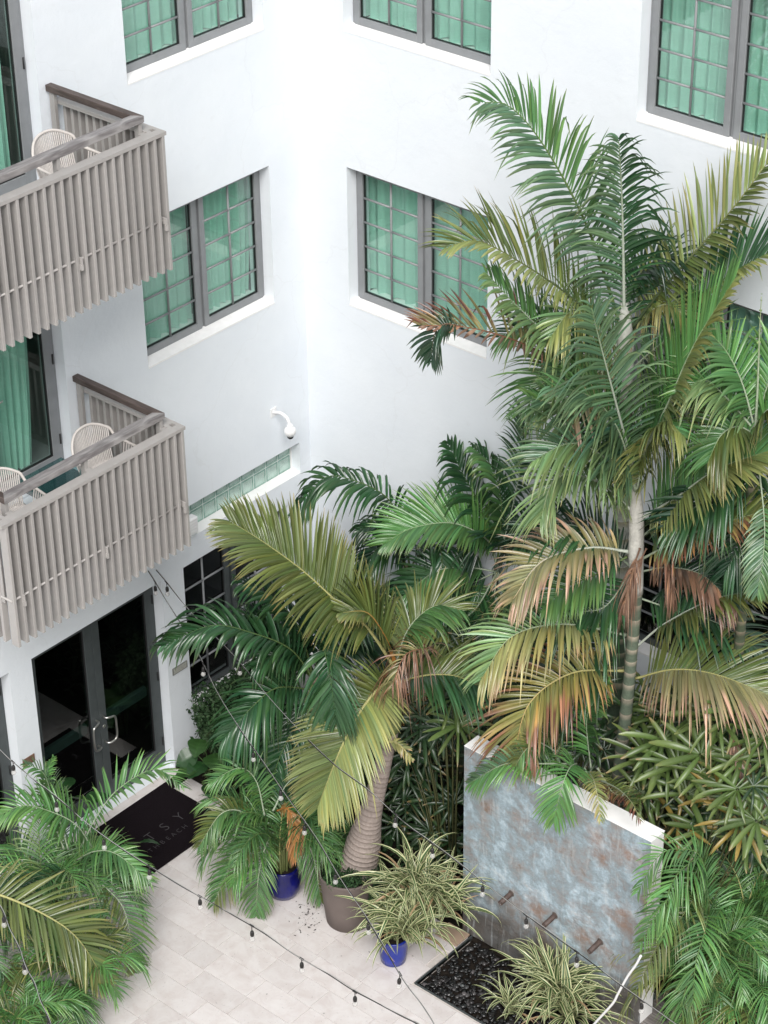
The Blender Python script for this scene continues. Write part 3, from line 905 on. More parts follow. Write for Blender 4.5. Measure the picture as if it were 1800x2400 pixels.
# ================================================================== THINGS ON THE BUILDING
# security camera on a swan-neck arm
cb = Px(640, 966)
cg = Py(680, 1010, cb[1])
scam = thing('security_camera', 'white dome security camera on curved arm above the glass blocks', 'camera', tuple(cb))
def rel(p): return tuple(np.asarray(p, float)-cb)
MB().box(0.0, 0.012, -0.045, 0.045, -0.055, 0.055).build('wall_plate', M['white_metal'], scam, 0.003)
e_ = np.array(rel(cg))
MB().tube(spline([(0.01, 0, 0), (e_[0]*0.45, 0, 0.030), (e_[0]*0.82, 0, 0.005), (e_[0]*0.98, 0, -0.06), (e_[0], 0, e_[2]+0.055)], 30), 0.019, 12).build('arm', M['white_metal'], scam)
MB().lathe(tuple(e_), [(0.026, 0.082), (0.034, 0.074), (0.034, 0.056), (0.048, 0.046), (0.064, 0.022), (0.068, 0.0), (0.066, -0.016), (0.058, -0.036), (0.044, -0.054), (0.034, -0.060)], 32).build('housing', M['white_metal'], scam)
MB().lathe(tuple(e_), [(0.037, -0.0585), (0.036, -0.074), (0.028, -0.090), (0.015, -0.099), (0.003, -0.102)], 24).build('lens', M['lens'], scam)

# plaques
def plaque(pa, pb, x, mat, label, ink=True):
    a, b = Px(*pa, 0.0), Px(*pb, 0.0)
    t = thing('plaque', label, 'plaque', (0, a[1], b[2]))
    w, h = b[1]-a[1], a[2]-b[2]
    MB().box(0.0005, 0.012, 0, w, 0, h).build('plate', mat, t, 0.002)
    MB().box(0.0121, 0.0135, w*0.06, w*0.94, h*0.12, h*0.88).build('face', M['plaque_ink'] if ink else M['bronze'], t)
plaque((403, 1568), (438, 1562), 0, M['plaque'], 'narrow grey nameplate on the white pier right of the doors')
plaque((52, 1782), (81, 1782), 0, M['bronze'], 'brown bronze plaque low on the pier left of the doors', False)

# small white appliance box at the end of the glass blocks
wb = Px(447, 1222)
vb = thing('wall_vent_box', 'small white vent box at left end of the glass block strip', 'vent', (0, wb[1]-0.22, wb[2]-0.10))
MB().box(0.001, 0.10, 0, 0.24, 0, 0.20).build('housing', M['white_metal'], vb, 0.012)
for k in range(4):
    MB().box(0.1005, 0.104, 0.03, 0.21, 0.035+k*0.036, 0.047+k*0.036).build('louvre', M['white_metal'], vb)

# balcony furniture
def rope_chair(loc, label, rot=0.0):
    t = thing('rope_chair', label, 'chair', loc, 'white woven rope chairs on the balconies')
    t.rotation_euler = (0, 0, rot)
    # faces +x: back at x = -0.24
    def arc(z, bow, half=0.27, n=15, x0=-0.22):
        return [(x0-bow*(1-(2*k/(n-1)-1)**2)+0.05*abs(2*k/(n-1)-1)**3, half*(2*k/(n-1)-1), z-0.10*abs(2*k/(n-1)-1)**2.5) for k in range(n)]
    top = arc(0.84, 0.06)
    low = arc(0.43, 0.02, 0.24)
    low = [(p[0]+0.06, p[1], 0.42) for p in low]
    fr = [(0.27, -0.27, 0.50), (0.24, -0.29, 0.605), (0.05, -0.30, 0.63), (-0.12, -0.29, 0.66)]+top+[(-0.12, 0.29, 0.66), (0.05, 0.30, 0.63), (0.24, 0.29, 0.605), (0.27, 0.27, 0.50)]
    MB().tube(spline(fr, 70), 0.014, 8).build('frame', M['rope_frame'], t)
    bk = MB()
    up = spline(top, 30); dn = spline(low, 30)
    for k in range(1, 29):
        bk.tube([up[k], up[k]*0.5+dn[k]*0.5+np.array([-0.012, 0, 0]), dn[k]], 0.0072, 5, False)
    bk.build('backrest', M['rope'], t)
    st = MB()
    for k in range(24):
        y = -0.24+0.48*k/23
        st.tube([(-0.18, y, 0.425), (0.05, y, 0.412), (0.26, y, 0.430)], 0.0085, 5, False)
    st.build('seat', M['rope'], t)
    MB().tube([(-0.19, -0.25, 0.42), (0.27, -0.25, 0.43), (0.27, 0.25, 0.43), (-0.19, 0.25, 0.42), (-0.19, -0.25, 0.42)], 0.013, 8).build('seat_frame', M['rope_frame'], t)
    for s in (-1, 1):
        ar = MB()
        for k in range(9):
            x = -0.02+0.25*k/8
            ar.tube([(x, s*0.298, 0.62), (x, s*0.26, 0.43)], 0.0065, 5, False)
        ar.build('arm_rest', M['rope'], t)
        MB().tube([(0.27, s*0.27, 0.50), (0.27, s*0.25, 0.43), (0.30, s*0.26, 0.0)], 0.013, 8).build('leg', M['rope_frame'], t)
        MB().tube([(-0.19, s*0.25, 0.42), (-0.25, s*0.26, 0.0)], 0.013, 8).build('leg', M['rope_frame'], t)
    return t
M['rope_frame'] = simple('cream_tube', (0.62, 0.58, 0.545), 0.45, noise=0.04)
ca = (Pz(164, 1034, 5.20)+Pz(250, 992, 5.20))/2
rope_chair((ca[0]+0.22, ca[1], 4.402), 'white rope chair beside the table on the lower balcony, nearer its corner', 0.10)
cc = Pz(-16, 1120, 5.20)
rope_chair((cc[0]+0.22, cc[1], 4.402), 'white rope chair at the left picture edge on the lower balcony', -0.04)
cu = (Pz(72, 337, 5.20+STOREY)+Pz(163, 299, 5.20+STOREY))/2
rope_chair((cu[0]+0.22, cu[1], 4.402+STOREY-0.02), 'white rope chair on the upper balcony beside the tall door', 0.12)
tt = Pz(128, 1118, 4.92)
tb = thing('side_table', 'glass topped side table between the lower balcony chairs', 'table', (tt[0], tt[1], 4.402))
MB().box(-0.24, 0.24, -0.30, 0.30, 0.50, 0.508).build('table_top', M['table_glass'], tb)
MB().box(-0.235, 0.235, -0.295, 0.295, 0.44, 0.45).build('shelf', M['table_shelf'] if 'table_shelf' in M else M['grey_frame'], tb)
for sx in (-1, 1):
    for sy in (-1, 1):
        MB().tube([(sx*0.22, sy*0.28, 0.0), (sx*0.22, sy*0.28, 0.499)], 0.013, 8).build('leg', M['rope_frame'], tb)

# doormat with its lettering
dm = thing('doormat', 'black doormat with grey lettering before the glass doors', 'doormat', (0.70, -3.43, 0))
MB().box(-0.43, 0.42, -0.75, 0.75, 0.003, 0.016).build('mat', M['mat'], dm, 0.004)
MB().box(-0.395, 0.385, -0.715, 0.715, 0.0155, 0.0170).build('pile', M['mat'], dm)
def lettering(ch, x, y, size):
    cu_ = bpy.data.curves.new('letter', 'FONT')
    cu_.body = ch; cu_.size = size; cu_.align_x = 'CENTER'; cu_.extrude = 0.0004
    cu_.offset = -0.0035*size/0.19
    tmp = link('letter_outline', cu_)
    me = bpy.data.meshes.new_from_object(tmp)
    bpy.data.objects.remove(tmp); bpy.data.curves.remove(cu_)
    o = link('letter', me, dm, M['mat_ink'])
    o.location = (x-0.70, y+3.43, 0.0178)
    o.rotation_euler = (0, 0, math.radians(90))
for ch, y in zip('TSY', (-3.436, -3.222, -2.994)):
    lettering(ch, 0.735, y, 0.185)
for ch, y in zip('THBEACH', (-3.590, -3.508, -3.415, -3.328, -3.248, -3.163, -3.076)):
    lettering(ch, 0.868, y, 0.085)
tr = box('drain_channel', M['mat'], None, 0.112, 0.262, -4.25, BED_Y, -0.03, 0.0025)
tag(tr, kind='structure')

# ------------------------------------------------------------------ fountain
FX0, FX1, FY0, FY1, FZ = 4.185, 6.415, -2.375, -2.165, 2.395
ft = thing('fountain_wall', 'blue and rust patinated fountain wall with white capping', 'fountain', (FX0, FY0, 0))
nx, nz = 70, 74
V = []; 
gx, gz = np.meshgrid(np.linspace(0, FX1-FX0, nx), np.linspace(0, FZ-0.004, nz), indexing='ij')
def vnoise(a, b, s, seed):
    r = np.random.default_rng(seed); G = r.normal(0, 1, (64, 64))
    u, v = a*s % 63, b*s % 63
    i, j = u.astype(int), v.astype(int); fu, fv = u-i, v-j
    fu = fu*fu*(3-2*fu); fv = fv*fv*(3-2*fv)
    return G[i, j]*(1-fu)*(1-fv)+G[i+1, j]*fu*(1-fv)+G[i, j+1]*(1-fu)*fv+G[i+1, j+1]*fu*fv
rel_ = vnoise(gx+2, gz+1, 3.0, 1)*0.004+vnoise(gx+2, gz+1, 8, 2)*0.0035+vnoise(gx+1, gz+2, 19, 3)*0.002
edge = np.minimum.reduce([gx, FX1-FX0-gx, gz+1, FZ-gz])
rel_ *= np.clip(edge/0.06, 0, 1)
Vf = np.stack([gx, -np.abs(rel_)*1.0+0.0, gz], -1).reshape(-1, 3)
Ff = [(i*nz+j, (i+1)*nz+j, (i+1)*nz+j+1, i*nz+j+1) for i in range(nx-1) for j in range(nz-1)]
link('face', arr_mesh('face', Vf, Ff), ft, M['patina'])
W_ = FX1-FX0; D_ = FY1-FY0
MB().box(0, W_, 0.002, D_, 0, FZ-0.006).build('core', M['cap'], ft)
MB().box(-0.004, W_+0.004, 0.0, D_+0.004, FZ-0.005, FZ+0.004).build('capping', M['cap'], ft, 0.002)
for (px, py) in ((1199, 2095), (1301, 2147), (1407, 2208)):
    p = Py(px, py, FY0)
    sp = MB()
    L_ = 0.18
    x0, z0 = p[0]-FX0, p[2]
    n = 14
    for (r0, y0, r1, y1) in ((0.027, 0.0, 0.027, -L_), (0.021, -L_, 0.021, -0.02)):
        b0 = len(sp.v)
        for (r, y) in ((r0, y0), (r1, y1)):
            for k in range(n):
                an = 2*math.pi*k/n
                sp.v.append((x0+r*math.cos(an), y, z0+r*math.sin(an)+(0.01 if y == 0 else 0)))
        for k in range(n):
            k2 = (k+1) % n
            sp.f.append((b0+k, b0+k2, b0+n+k2, b0+n+k)); sp.smooth.append(True)
    b0 = 0
    for k in range(n):
        k2 = (k+1) % n
        sp.f.append((n+k, n+k2, 2*n+k2, 2*n+k)); sp.smooth.append(False)
    so = sp.build('spout', M['rust'], ft)
    MB().lathe((0, 0, 0), [(0.040, 0.0), (0.036, 0.006), (0.028, 0.007)], 16).build('spout_collar', M['patina'], so).matrix_local = Matrix.Translation((x0, -0.001, z0+0.008)) @ Matrix.Rotation(math.radians(90), 4, 'X')
    # thin fall of water
    wt = MB()
    pts = [(x0, -L_-0.02*k**0.6*0.35, z0-0.02-(k/14.0)**1.25*(z0-0.05)) for k in range(15)]
    wt.tube(pts, [0.0045+0.0022*math.sin(k*2.1) for k in range(15)], 6)
    wt.build('water_stream', M['bulb_glass'], so)

bs = thing('pebble_basin', 'sunken basin of black pebbles at the fountain foot', 'basin', (BASIN[0], BASIN[2], 0))
bw, bd = BASIN[1]-BASIN[0], BASIN[3]-BASIN[2]
MB().box(0, bw, 0, bd, -0.075, -0.062).build('floor', M['soil'], bs)
for (a, b, c, d) in ((-0.012, bw, -0.012, 0.0), (-0.012, 0.0, 0.0, bd)):
    MB().box(a, b, c, d, -0.05, 0.004).build('edging', M['dark_frame'], bs)
ico = bmesh.new(); bmesh.ops.create_icosphere(ico, subdivisions=2, radius=1.0)
iv = np.array([v.co[:] for v in ico.verts]); fi = np.array([[v.index for v in f.verts] for f in ico.faces]); ico.free()
PV, PF, PC = [], [], []
k = 0
for layer, npb in ((0, 900), (1, 620)):
    for _ in range(npb):
        cx, cy = rng.uniform(0.03, bw-0.03), rng.uniform(0.03, bd-0.02)
        s = rng.uniform(0.013, 0.030)
        sc = np.array([s*rng.uniform(1.0, 1.6), s*rng.uniform(0.75, 1.1), s*rng.uniform(0.4, 0.65)])
        a = rng.uniform(0, math.pi)
        v = iv*sc
        tilt = rng.normal(0, 0.3)
        v = np.stack([v[:, 0], v[:, 1]*math.cos(tilt)-v[:, 2]*math.sin(tilt), v[:, 1]*math.sin(tilt)+v[:, 2]*math.cos(tilt)], 1)
        R_ = np.array([[math.cos(a), -math.sin(a), 0], [math.sin(a), math.cos(a), 0], [0, 0, 1]])
        v = v@R_.T+np.array([cx, cy, -0.036+layer*0.019+rng.uniform(0, 0.008)])
        c = rng.choice([0.010, 0.016, 0.028, 0.06, 0.10], p=[0.38, 0.30, 0.18, 0.10, 0.04])
        warm = rng.uniform(0.9, 1.12)
        PV.append(v); PF.append(fi+k*len(iv)); PC.append(np.tile([c*warm, c, c*1.02], (len(iv), 1))); k += 1
o = link('pebbles', arr_mesh('pebbles', np.vstack(PV), np.vstack(PF), np.vstack(PC)), bs, M['pebble'])
tag(o, kind='stuff')
# raised warm stone kerb left of the basin
kb = box('stone_kerb', M['terracotta'], None, 4.02, 4.30, -2.62, -2.40, 0.003, 0.03, 0.004)
tag(kb, 'short warm sandstone slab between potted plant and pebble basin', 'slab')

# timber decking right of the fountain
dk = thing('timber_deck', 'weathered grey timber boardwalk beside the fountain end', 'deck', (6.5, -2.6, 0))
for i in range(7):
    b_ = MB().box(-0.42, 3.0, 0, 0.138, 0.06, 0.09).build('plank', M['deck'], dk, 0.004)
    b_.location = (random.uniform(-0.03, 0.03), -0.30+i*0.146, random.uniform(-0.002, 0.002))
for i in range(6):
    MB().box(0.02+i*0.20, 0.12+i*0.20, 0.165, 0.215, 0.0925, 0.0945).build('tape_mark', M['tape'], dk)
# white bent tube in the lower right
wp = thing('white_handrail', 'bent white tube rail low in front of the fountain end', 'rail', tuple(Py(1400, 2400, -2.9)))
wb0 = Py(1400, 2400, -2.9)
pts = [Py(x, y, -2.9)-wb0 for x, y in ((1372, 2425), (1400, 2392), (1436, 2352), (1448, 2330), (1470, 2290), (1490, 2262), (1502, 2240))]
MB().tube(spline(pts, 40), 0.012, 10).build('tube', M['white_metal'], wp)

# white planter box against the balcony-wall window
pb = thing('white_planter_wall', 'low white masonry planter block half hidden behind the shrub', 'planter', (0.12, -1.0, 0))
MB().box(0, 0.42, 0.05, 0.62, -0.05, 0.80).build('block', M['cap'], pb, 0.01)


# ================================================================== PLANTS
STY = {  # base, tip, spread of brightness, share of browned tips, brown colour  (leaf albedo)
    'green':  ((0.052, 0.125, 0.040), (0.100, 0.175, 0.055), 0.22, 0.06, (0.22, 0.13, 0.06)),
    'bright': ((0.065, 0.165, 0.045), (0.115, 0.215, 0.060), 0.20, 0.04, (0.25, 0.18, 0.08)),
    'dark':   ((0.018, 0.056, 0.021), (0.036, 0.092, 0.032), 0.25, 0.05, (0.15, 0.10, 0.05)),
    'deep':   ((0.011, 0.033, 0.016), (0.019, 0.050, 0.021), 0.30, 0.05, (0.10, 0.07, 0.04)),  # darkened green: shadow inside the foliage is put into this leaf colour
    'blue':   ((0.062, 0.120, 0.062), (0.130, 0.195, 0.090), 0.22, 0.06, (0.22, 0.16, 0.08)),
    'pale':   ((0.115, 0.195, 0.075), (0.210, 0.265, 0.120), 0.20, 0.10, (0.32, 0.25, 0.14)),
    'olive':  ((0.066, 0.092, 0.024), (0.165, 0.175, 0.062), 0.22, 0.12, (0.30, 0.20, 0.09)),
    'lime':   ((0.150, 0.185, 0.058), (0.270, 0.275, 0.110), 0.18, 0.15, (0.36, 0.27, 0.13)),
    'yellow': ((0.200, 0.205, 0.072), (0.380, 0.325, 0.150), 0.20, 0.35, (0.42, 0.29, 0.16)),
    'tan':    ((0.170, 0.165, 0.075), (0.430, 0.320, 0.200), 0.22, 0.60, (0.42, 0.27, 0.19)),
    'orange': ((0.150, 0.150, 0.045), (0.420, 0.240, 0.105), 0.25, 0.70, (0.24, 0.115, 0.070)),
    'rust':   ((0.130, 0.120, 0.050), (0.240, 0.095, 0.050), 0.35, 0.80, (0.14, 0.055, 0.035)),
    'brown':  ((0.200, 0.120, 0.078), (0.290, 0.185, 0.130), 0.35, 0.90, (0.17, 0.095, 0.065)),
    'amber':  ((0.280, 0.135, 0.040), (0.420, 0.205, 0.080), 0.25, 0.60, (0.30, 0.14, 0.06)),
}
RCOL = {'pale': (0.36, 0.42, 0.31), 'green': (0.10, 0.15, 0.05), 'yellow': (0.42, 0.40, 0.17), 'white': (0.46, 0.50, 0.43),
        'brown': (0.16, 0.09, 0.06), 'orange': (0.42, 0.17, 0.04), 'dark': (0.05, 0.075, 0.035)}
_wp_u = np.array([0, 0.12, 0.35, 0.65, 0.88, 1.0])
_wp_w = np.array([0.40, 0.85, 1.0, 0.82, 0.40, 0.03])

def leaflets(P, T, d, L, Wd, width, droop, twist, fold, cA, cB, bri, brown, cBr, ns=6, kink=0.0):
    """many blades at once: P base, T rachis direction, d blade direction (arrays); returns verts, quads, colours"""
    n = len(P)
    u = np.linspace(0, 1, ns+1)
    Z = np.array([0, 0, 1.0])
    C = P[:, None, :]+d[:, None, :]*(L[:, None]*u)[:, :, None]
    sag = (L*droop*1.25)[:, None]*(u**2.6)[None, :]
    if np.any(kink):
        sag = sag+(L*kink)[:, None]*np.clip(u-0.55, 0, 1)[None, :]**1.3*2.0
    C = C-Z*sag[:, :, None]
    # keep blade length when it droops
    D = np.gradient(C, axis=1); D /= np.linalg.norm(D, axis=2)[:, :, None]+1e-9
    W = Wd[:, None, :]-D*np.sum(Wd[:, None, :]*D, axis=2)[:, :, None]
    W /= np.linalg.norm(W, axis=2)[:, :, None]+1e-9
    N = np.cross(D, W)
    tw = (twist[:, None]*(0.4+0.8*u)[None, :])[:, :, None]
    W2 = W*np.cos(tw)+N*np.sin(tw); N2 = np.cross(D, W2)
    w = width[:, None]*np.interp(u, _wp_u, _wp_w)[None, :]
    a = C+W2*(w*0.5)[:, :, None]+N2*(w*fold*0.5)[:, :, None]
    b = C-N2*(w*fold*0.25)[:, :, None]
    c = C-W2*(w*0.5)[:, :, None]+N2*(w*fold*0.5)[:, :, None]
    V = np.stack([a, b, c], axis=2)                      # n, ns+1, 3, 3
    idx = np.arange(n*(ns+1)*3).reshape(n, ns+1, 3)
    F1 = np.stack([idx[:, :-1, 0], idx[:, 1:, 0], idx[:, 1:, 1], idx[:, :-1, 1]], -1).reshape(-1, 4)
    F2 = np.stack([idx[:, :-1, 1], idx[:, 1:, 1], idx[:, 1:, 2], idx[:, :-1, 2]], -1).reshape(-1, 4)
    t = u[None, :, None]
    kb = rng.beta(0.9, 0.9, n)[:, None, None]*1.3
    pw = np.clip(t**rng.uniform(1.0, 2.6, n)[:, None, None]*kb, 0, 1)
    col = cA[:, None, :]*(1-pw)+cB[:, None, :]*pw
    col = col*bri[:, None, None]
    tb = np.clip((t-(1-brown[:, None, None]))/0.10, 0, 1)
    col = col*(1-tb)+cBr[:, None, :]*tb
    col = np.repeat(col[:, :, None, :], 3, axis=2)
    col[:, :, 1, :] *= 1.12
    return V.reshape(-1, 3), np.vstack([F1, F2]), np.clip(col.reshape(-1, 3), 0.002, 1)

def clampwalls(V):
    V[:, 1] = np.minimum(V[:, 1], -0.02)
    V[:, 0] = np.maximum(V[:, 0], 0.02)
    V[:, 2] = np.maximum(V[:, 2], 0.015)
    return V

def frond(parent, pts, L, ca='green', cb=None, n=46, t0=0.14, width=0.034, a0=68, a1=26, vlift=22, droop=0.22, la=1.0, lb=1.0,
          face=0.35, rach='pale', rr=0.014, name='frond', gap=0.0, jit=1.0, kink=0.0, tipL=0.28, tipcol=None, stroke=None, heading=None):
    """one pinnate leaf: a tapering rachis with two rows of separate blades.
    pts: 3-D points from leaf base to tip. side a is the upper/left row in the view, side b the lower/right."""
    sp = spline(pts, 64)
    L *= 1.2; n = int(n*1.0); width *= 1.02; jit *= 0.9
    # settle into the gravity plane / turn towards the open court
    T = np.gradient(sp, axis=0); T /= np.linalg.norm(T, axis=1)[:, None]
    hd = sp[-1]-sp[0]; hd[2] = 0
    if heading is not None: hd = np.array(heading, float)
    if np.linalg.norm(hd) < 0.05: hd = -CF*np.array([1, 1, 0])
    hd /= np.linalg.norm(hd)
    S0 = np.cross(hd, [0, 0, 1.0])
    Sn = S0[None, :]-T*np.sum(T*S0, axis=1)[:, None]; Sn /= np.linalg.norm(Sn, axis=1)[:, None]+1e-9
    Nn = np.cross(Sn, T)
    toc = CAM-sp; toc /= np.linalg.norm(toc, axis=1)[:, None]
    Nc = toc-T*np.sum(T*toc, axis=1)[:, None]
    Nc /= np.linalg.norm(Nc, axis=1)[:, None]+1e-9
    N = Nn*(1-face)+Nc*face; N /= np.linalg.norm(N, axis=1)[:, None]+1e-9
    S = np.cross(T, N)
    # which row is the upper one in the view
    sm = S[32]
    sgnA = 1.0 if (sm@CU-0.25*(sm@CR)) > 0 else -1.0
    idxf = np.linspace(0, 63, 64)
    VV, FF, CC = [], [], []
    off = 0
    for side, sc, st in ((sgnA, la, ca), (-sgnA, lb, cb or ca)):  # row colours hold painted light difference between upper and lower blades, plus tip tones
        bA, bB, spread, bp, bc = STY[st]
        t = t0+(1-t0)*(np.linspace(0, 1, n)**0.96)
        t = np.clip(t+rng.normal(0, 0.25/n, n)*jit, t0, 1)
        keep = rng.random(n) > gap
        t = t[keep]; m = len(t)
        fi_ = t*63
        gp = lambda A: np.stack([np.interp(fi_, idxf, A[:, k]) for k in range(3)], 1)
        p, Ti, Si, Ni = gp(sp), gp(T), gp(S), gp(N)
        q = (t-t0)/(1-t0)
        prof = np.interp(q, [0, 0.10, 0.35, 0.65, 0.9, 1.0], [0.50, 0.78, 1.0, 0.92, 0.55, tipL])
        Ls = L*sc*prof*(1+rng.normal(0, 0.06, m)*jit)*np.where(rng.random(m) < 0.05, rng.uniform(.35, .8, m), 1.0)
        ang = np.radians(a0+(a1-a0)*q**1.25+rng.normal(0, 3.2, m)*jit)
        vl = np.radians(vlift*(1-0.5*q)+rng.normal(0, 5.5, m)*jit)
        d = Ti*np.cos(ang)[:, None]+np.sin(ang)[:, None]*(Si*side*np.cos(vl)[:, None]+Ni*np.sin(vl)[:, None])
        d /= np.linalg.norm(d, axis=1)[:, None]
        one = np.ones((m, 1))
        bri = 1.22*np.exp(rng.normal(0, spread*0.95, m))
        hue = rng.normal(0, 0.07, m)
        cA = np.array(bA)*one*np.stack([1+hue, np.ones(m), 1-hue], 1)
        cB_ = np.array(bB)*one*np.stack([1+hue, np.ones(m), 1-hue], 1)
        brown = np.where(rng.random(m) < 0.25+bp*0.75, bp*rng.uniform(0.2, 1.1, m), 0.03)
        v_, f_, c_ = leaflets(p, Ti, d, Ls, Ti, width*(0.55+0.45*prof)*(1+rng.normal(0, 0.12, m)), droop*(0.35+1.3*rng.random(m)),
                              rng.normal(0, 0.33, m)*jit+side*0.12, 0.42, cA, cB_, bri, brown, np.array(bc)*one*np.exp(rng.normal(0, 0.3, m))[:, None],
                              kink=(kink+.10)*rng.random(m)+np.where(rng.random(m) < .05, rng.uniform(.3, .9, m), 0))
        VV.append(v_); FF.append(f_+off); CC.append(c_); off += len(v_)
    V = clampwalls(np.vstack(VV))
    o = link(name, arr_mesh(name, V, np.vstack(FF), np.vstack(CC)), parent, M['leaf'])
    mb = MB()
    rad = [rr*(1-0.86*(k/31)**0.8)+0.0012 for k in range(32)]
    rad[0] *= 1.5
    mb.tube(sp[::2], rad, 6)
    me = mb.mesh('rachis')
    rc = np.array(RCOL[rach])
    tcol = np.repeat(np.linspace(0, 1, 32), 6)[:, None]
    end = np.array(STY[ca][1])*1.15
    paint(me, rc*(1-tcol**2)+end*tcol**2)
    link('rachis', me, o, M['stem'])
    return o

def trunk(parent, pts, radii, ring_gap, base, ringc, mat='bark', name='trunk', n=14, depth_=0.06, seed=0):
    """ringed palm stem: each leaf scar is a small raised lip"""
    r = np.random.default_rng(seed)
    length = np.sum(np.linalg.norm(np.diff(np.asarray(pts), axis=0), axis=1))
    nr = max(3, int(length/ring_gap))
    P, R_, Cc = [], [], []
    offs = (0.0, 0.035, 0.07, 0.12, 0.62)
    edges = np.cumsum(np.concatenate([[0], r.uniform(0.75, 1.25, nr)])); edges = edges/edges[-1]
    s = np.array([edges[i]+(edges[i+1]-edges[i])*q for i in range(nr) for q in offs]+[1.0])
    dense = spline(pts, 400)
    sp = np.stack([np.interp(s, np.linspace(0, 1, 400), dense[:, k]) for k in range(3)], 1)
    rr_ = np.interp(s, np.linspace(0, 1, len(radii)), radii)
    cols = []
    for i in range(len(s)):
        ph = i % 5
        rr_[i] *= {0: 1.0+depth_*.5, 1: 1.0+depth_, 2: 1.0+depth_*.3, 3: 0.995, 4: 0.985}[ph]
        b = np.array(base(s[i]) if callable(base) else base)*r.uniform(0.85, 1.15)
        cols.append(np.array(ringc)*r.uniform(0.75, 1.15) if ph in (0, 1) else b)
    mb = MB(); mb.tube(sp, rr_, n)
    me = mb.mesh(name); paint(me, np.repeat(np.array(cols), n, axis=0))
    return link(name, me, parent, M[mat])

def K(palm, base_d, spec):
    return [Pd(px, py, base_d+dd) for (px, py, dd) in spec]

# ---------------------------------------------------------------- tall palm, front (crown of silver shaft and burnt fronds)
PT2 = np.array([5.09, -1.0, 0.0])
cT2 = Py(1490, 1190, -1.05)
dT2 = depth(cT2)
t2 = thing('palm_tree', 'tall slender palm with ringed green trunk and scorched orange fronds', 'palm', tuple(PT2), 'palms in the planting bed')
def loc(o): return np.array(o.location)
tp = [np.array([5.02, -0.98, 0.0]), Py(1447, 1850, -1.0), Py(1470, 1640, -1.02), Py(1487, 1450, -1.04), Py(1492, 1385, -1.05)]
def sub(ps, o): return [np.asarray(p)-o for p in ps]
trunk(t2, sub(tp, PT2), [0.075, 0.069, 0.064, 0.060, 0.058], 0.155, (0.115, 0.145, 0.105), (0.42, 0.37, 0.29), seed=2, depth_=0.05)
cs = [Py(1492, 1390, -1.05), Py(1491, 1300, -1.05), Py(1492, 1240, -1.05), Py(1490, 1150, -1.06), Py(1484, 1085, -1.06)]
mb = MB(); mb.tube(spline(sub(cs, PT2), 24), np.interp(np.linspace(0, 1, 24), [0, .3, .6, 1], [0.062, 0.074, 0.070, 0.028]), 14)
me = mb.mesh('crownshaft'); paint(me, np.tile((0.50, 0.49, 0.45), (len(me.vertices), 1))*rng.uniform(0.85, 1.1, (len(me.vertices), 1)))
link('crownshaft', me, t2, M['bark'])
def F2(spec, L, ca='green', cb=None, **k):
    return frond(t2, sub(K(None, dT2, spec), PT2), L, ca, cb, **k)

_frond_core = frond
def frond(parent, pts, *a, **k):
    """pts are relative to the parent; the blades are laid out in place and then moved back"""
    base = np.array(parent.location)
    o = _frond_core(parent, [np.asarray(p)+base for p in pts], *a, **k)
    for ob in (o, *o.children):
        me = ob.data
        co = np.empty(len(me.vertices)*3, np.float32); me.vertices.foreach_get('co', co)
        co = co.reshape(-1, 3)-base.astype(np.float32)
        me.vertices.foreach_set('co', co.ravel()); me.update()
    return o

# fronds: (x in photo, y in photo, distance towards (-) or away from (+) the viewer)
F2([(1484, 1100, -.05), (1432, 900, -.45), (1406, 802, -.6), (1385, 715, -.75)], .74, 'blue', n=52, rach='white', rr=.017, face=.7, droop=.30, a0=60, t0=.06)
F2([(1485, 1110, -.05), (1560, 958, -.4), (1627, 808, -.55), (1719, 659, -.65)], .78, 'bright', 'lime', n=84, jit=.5, lb=.55, face=.45, rach='pale', rr=.018, droop=.12, t0=.06, a0=64, vlift=12, tipL=.35)
F2([(1478, 1194, 0), (1393, 1126, -.2), (1303, 1121, -.4), (1267, 1216, -.6)], .58, 'pale', 'pale', n=66, face=.35, rach='white', rr=.016, t0=.08, lb=.8)
F2([(1475, 1293, 0), (1380, 1284, -.15), (1270, 1316, -.35), (1200, 1408, -.5)], .46, 'tan', 'tan', n=62, face=.4, rach='white', rr=.016, t0=.10, vlift=30)
F2([(1466, 1488, 0), (1321, 1463, -.3), (1199, 1492, -.55), (1127, 1592, -.75)], .52, 'pale', 'yellow', n=66, face=.35, rach='pale', rr=.013, t0=.12)
F2([(1460, 1572, 0), (1339, 1578, -.3), (1240, 1650, -.55), (1204, 1775, -.7)], .52, 'orange', 'orange', n=72, face=.45, rach='yellow', rr=.013, t0=.10, la=1.15)
F2([(1500, 1216, 0), (1583, 1167, -.25), (1683, 1099, -.5), (1815, 1052, -.7)], .70, 'green', 'lime', n=80, jit=.6, face=.45, rach='white', rr=.018, t0=.12, droop=.10, lb=.75)
F2([(1500, 1312, 0), (1629, 1248, -.35), (1730, 1215, -.55), (1830, 1190, -.7)], .52, 'olive', 'orange', n=66, face=.4, rach='pale', rr=.014, t0=.10, lb=.65)
F2([(1492, 1515, 0), (1561, 1460, -.2), (1680, 1402, -.45), (1810, 1382, -.65)], .54, 'dark', 'olive', n=62, face=.35, rach='white', rr=.013, t0=.22, lb=.7)
F2([(1490, 1590, 0), (1583, 1569, -.3), (1689, 1584, -.6), (1830, 1642, -.9)], .66, 'olive', 'tan', n=80, jit=.6, face=.45, rach='yellow', rr=.013, t0=.10, droop=.12)
F2([(1470, 1305, .05), (1400, 1345, -.05), (1330, 1375, -.2), (1275, 1420, -.4)], .40, 'green', 'green', n=40, face=.3, rach='green', rr=.010, t0=.15)
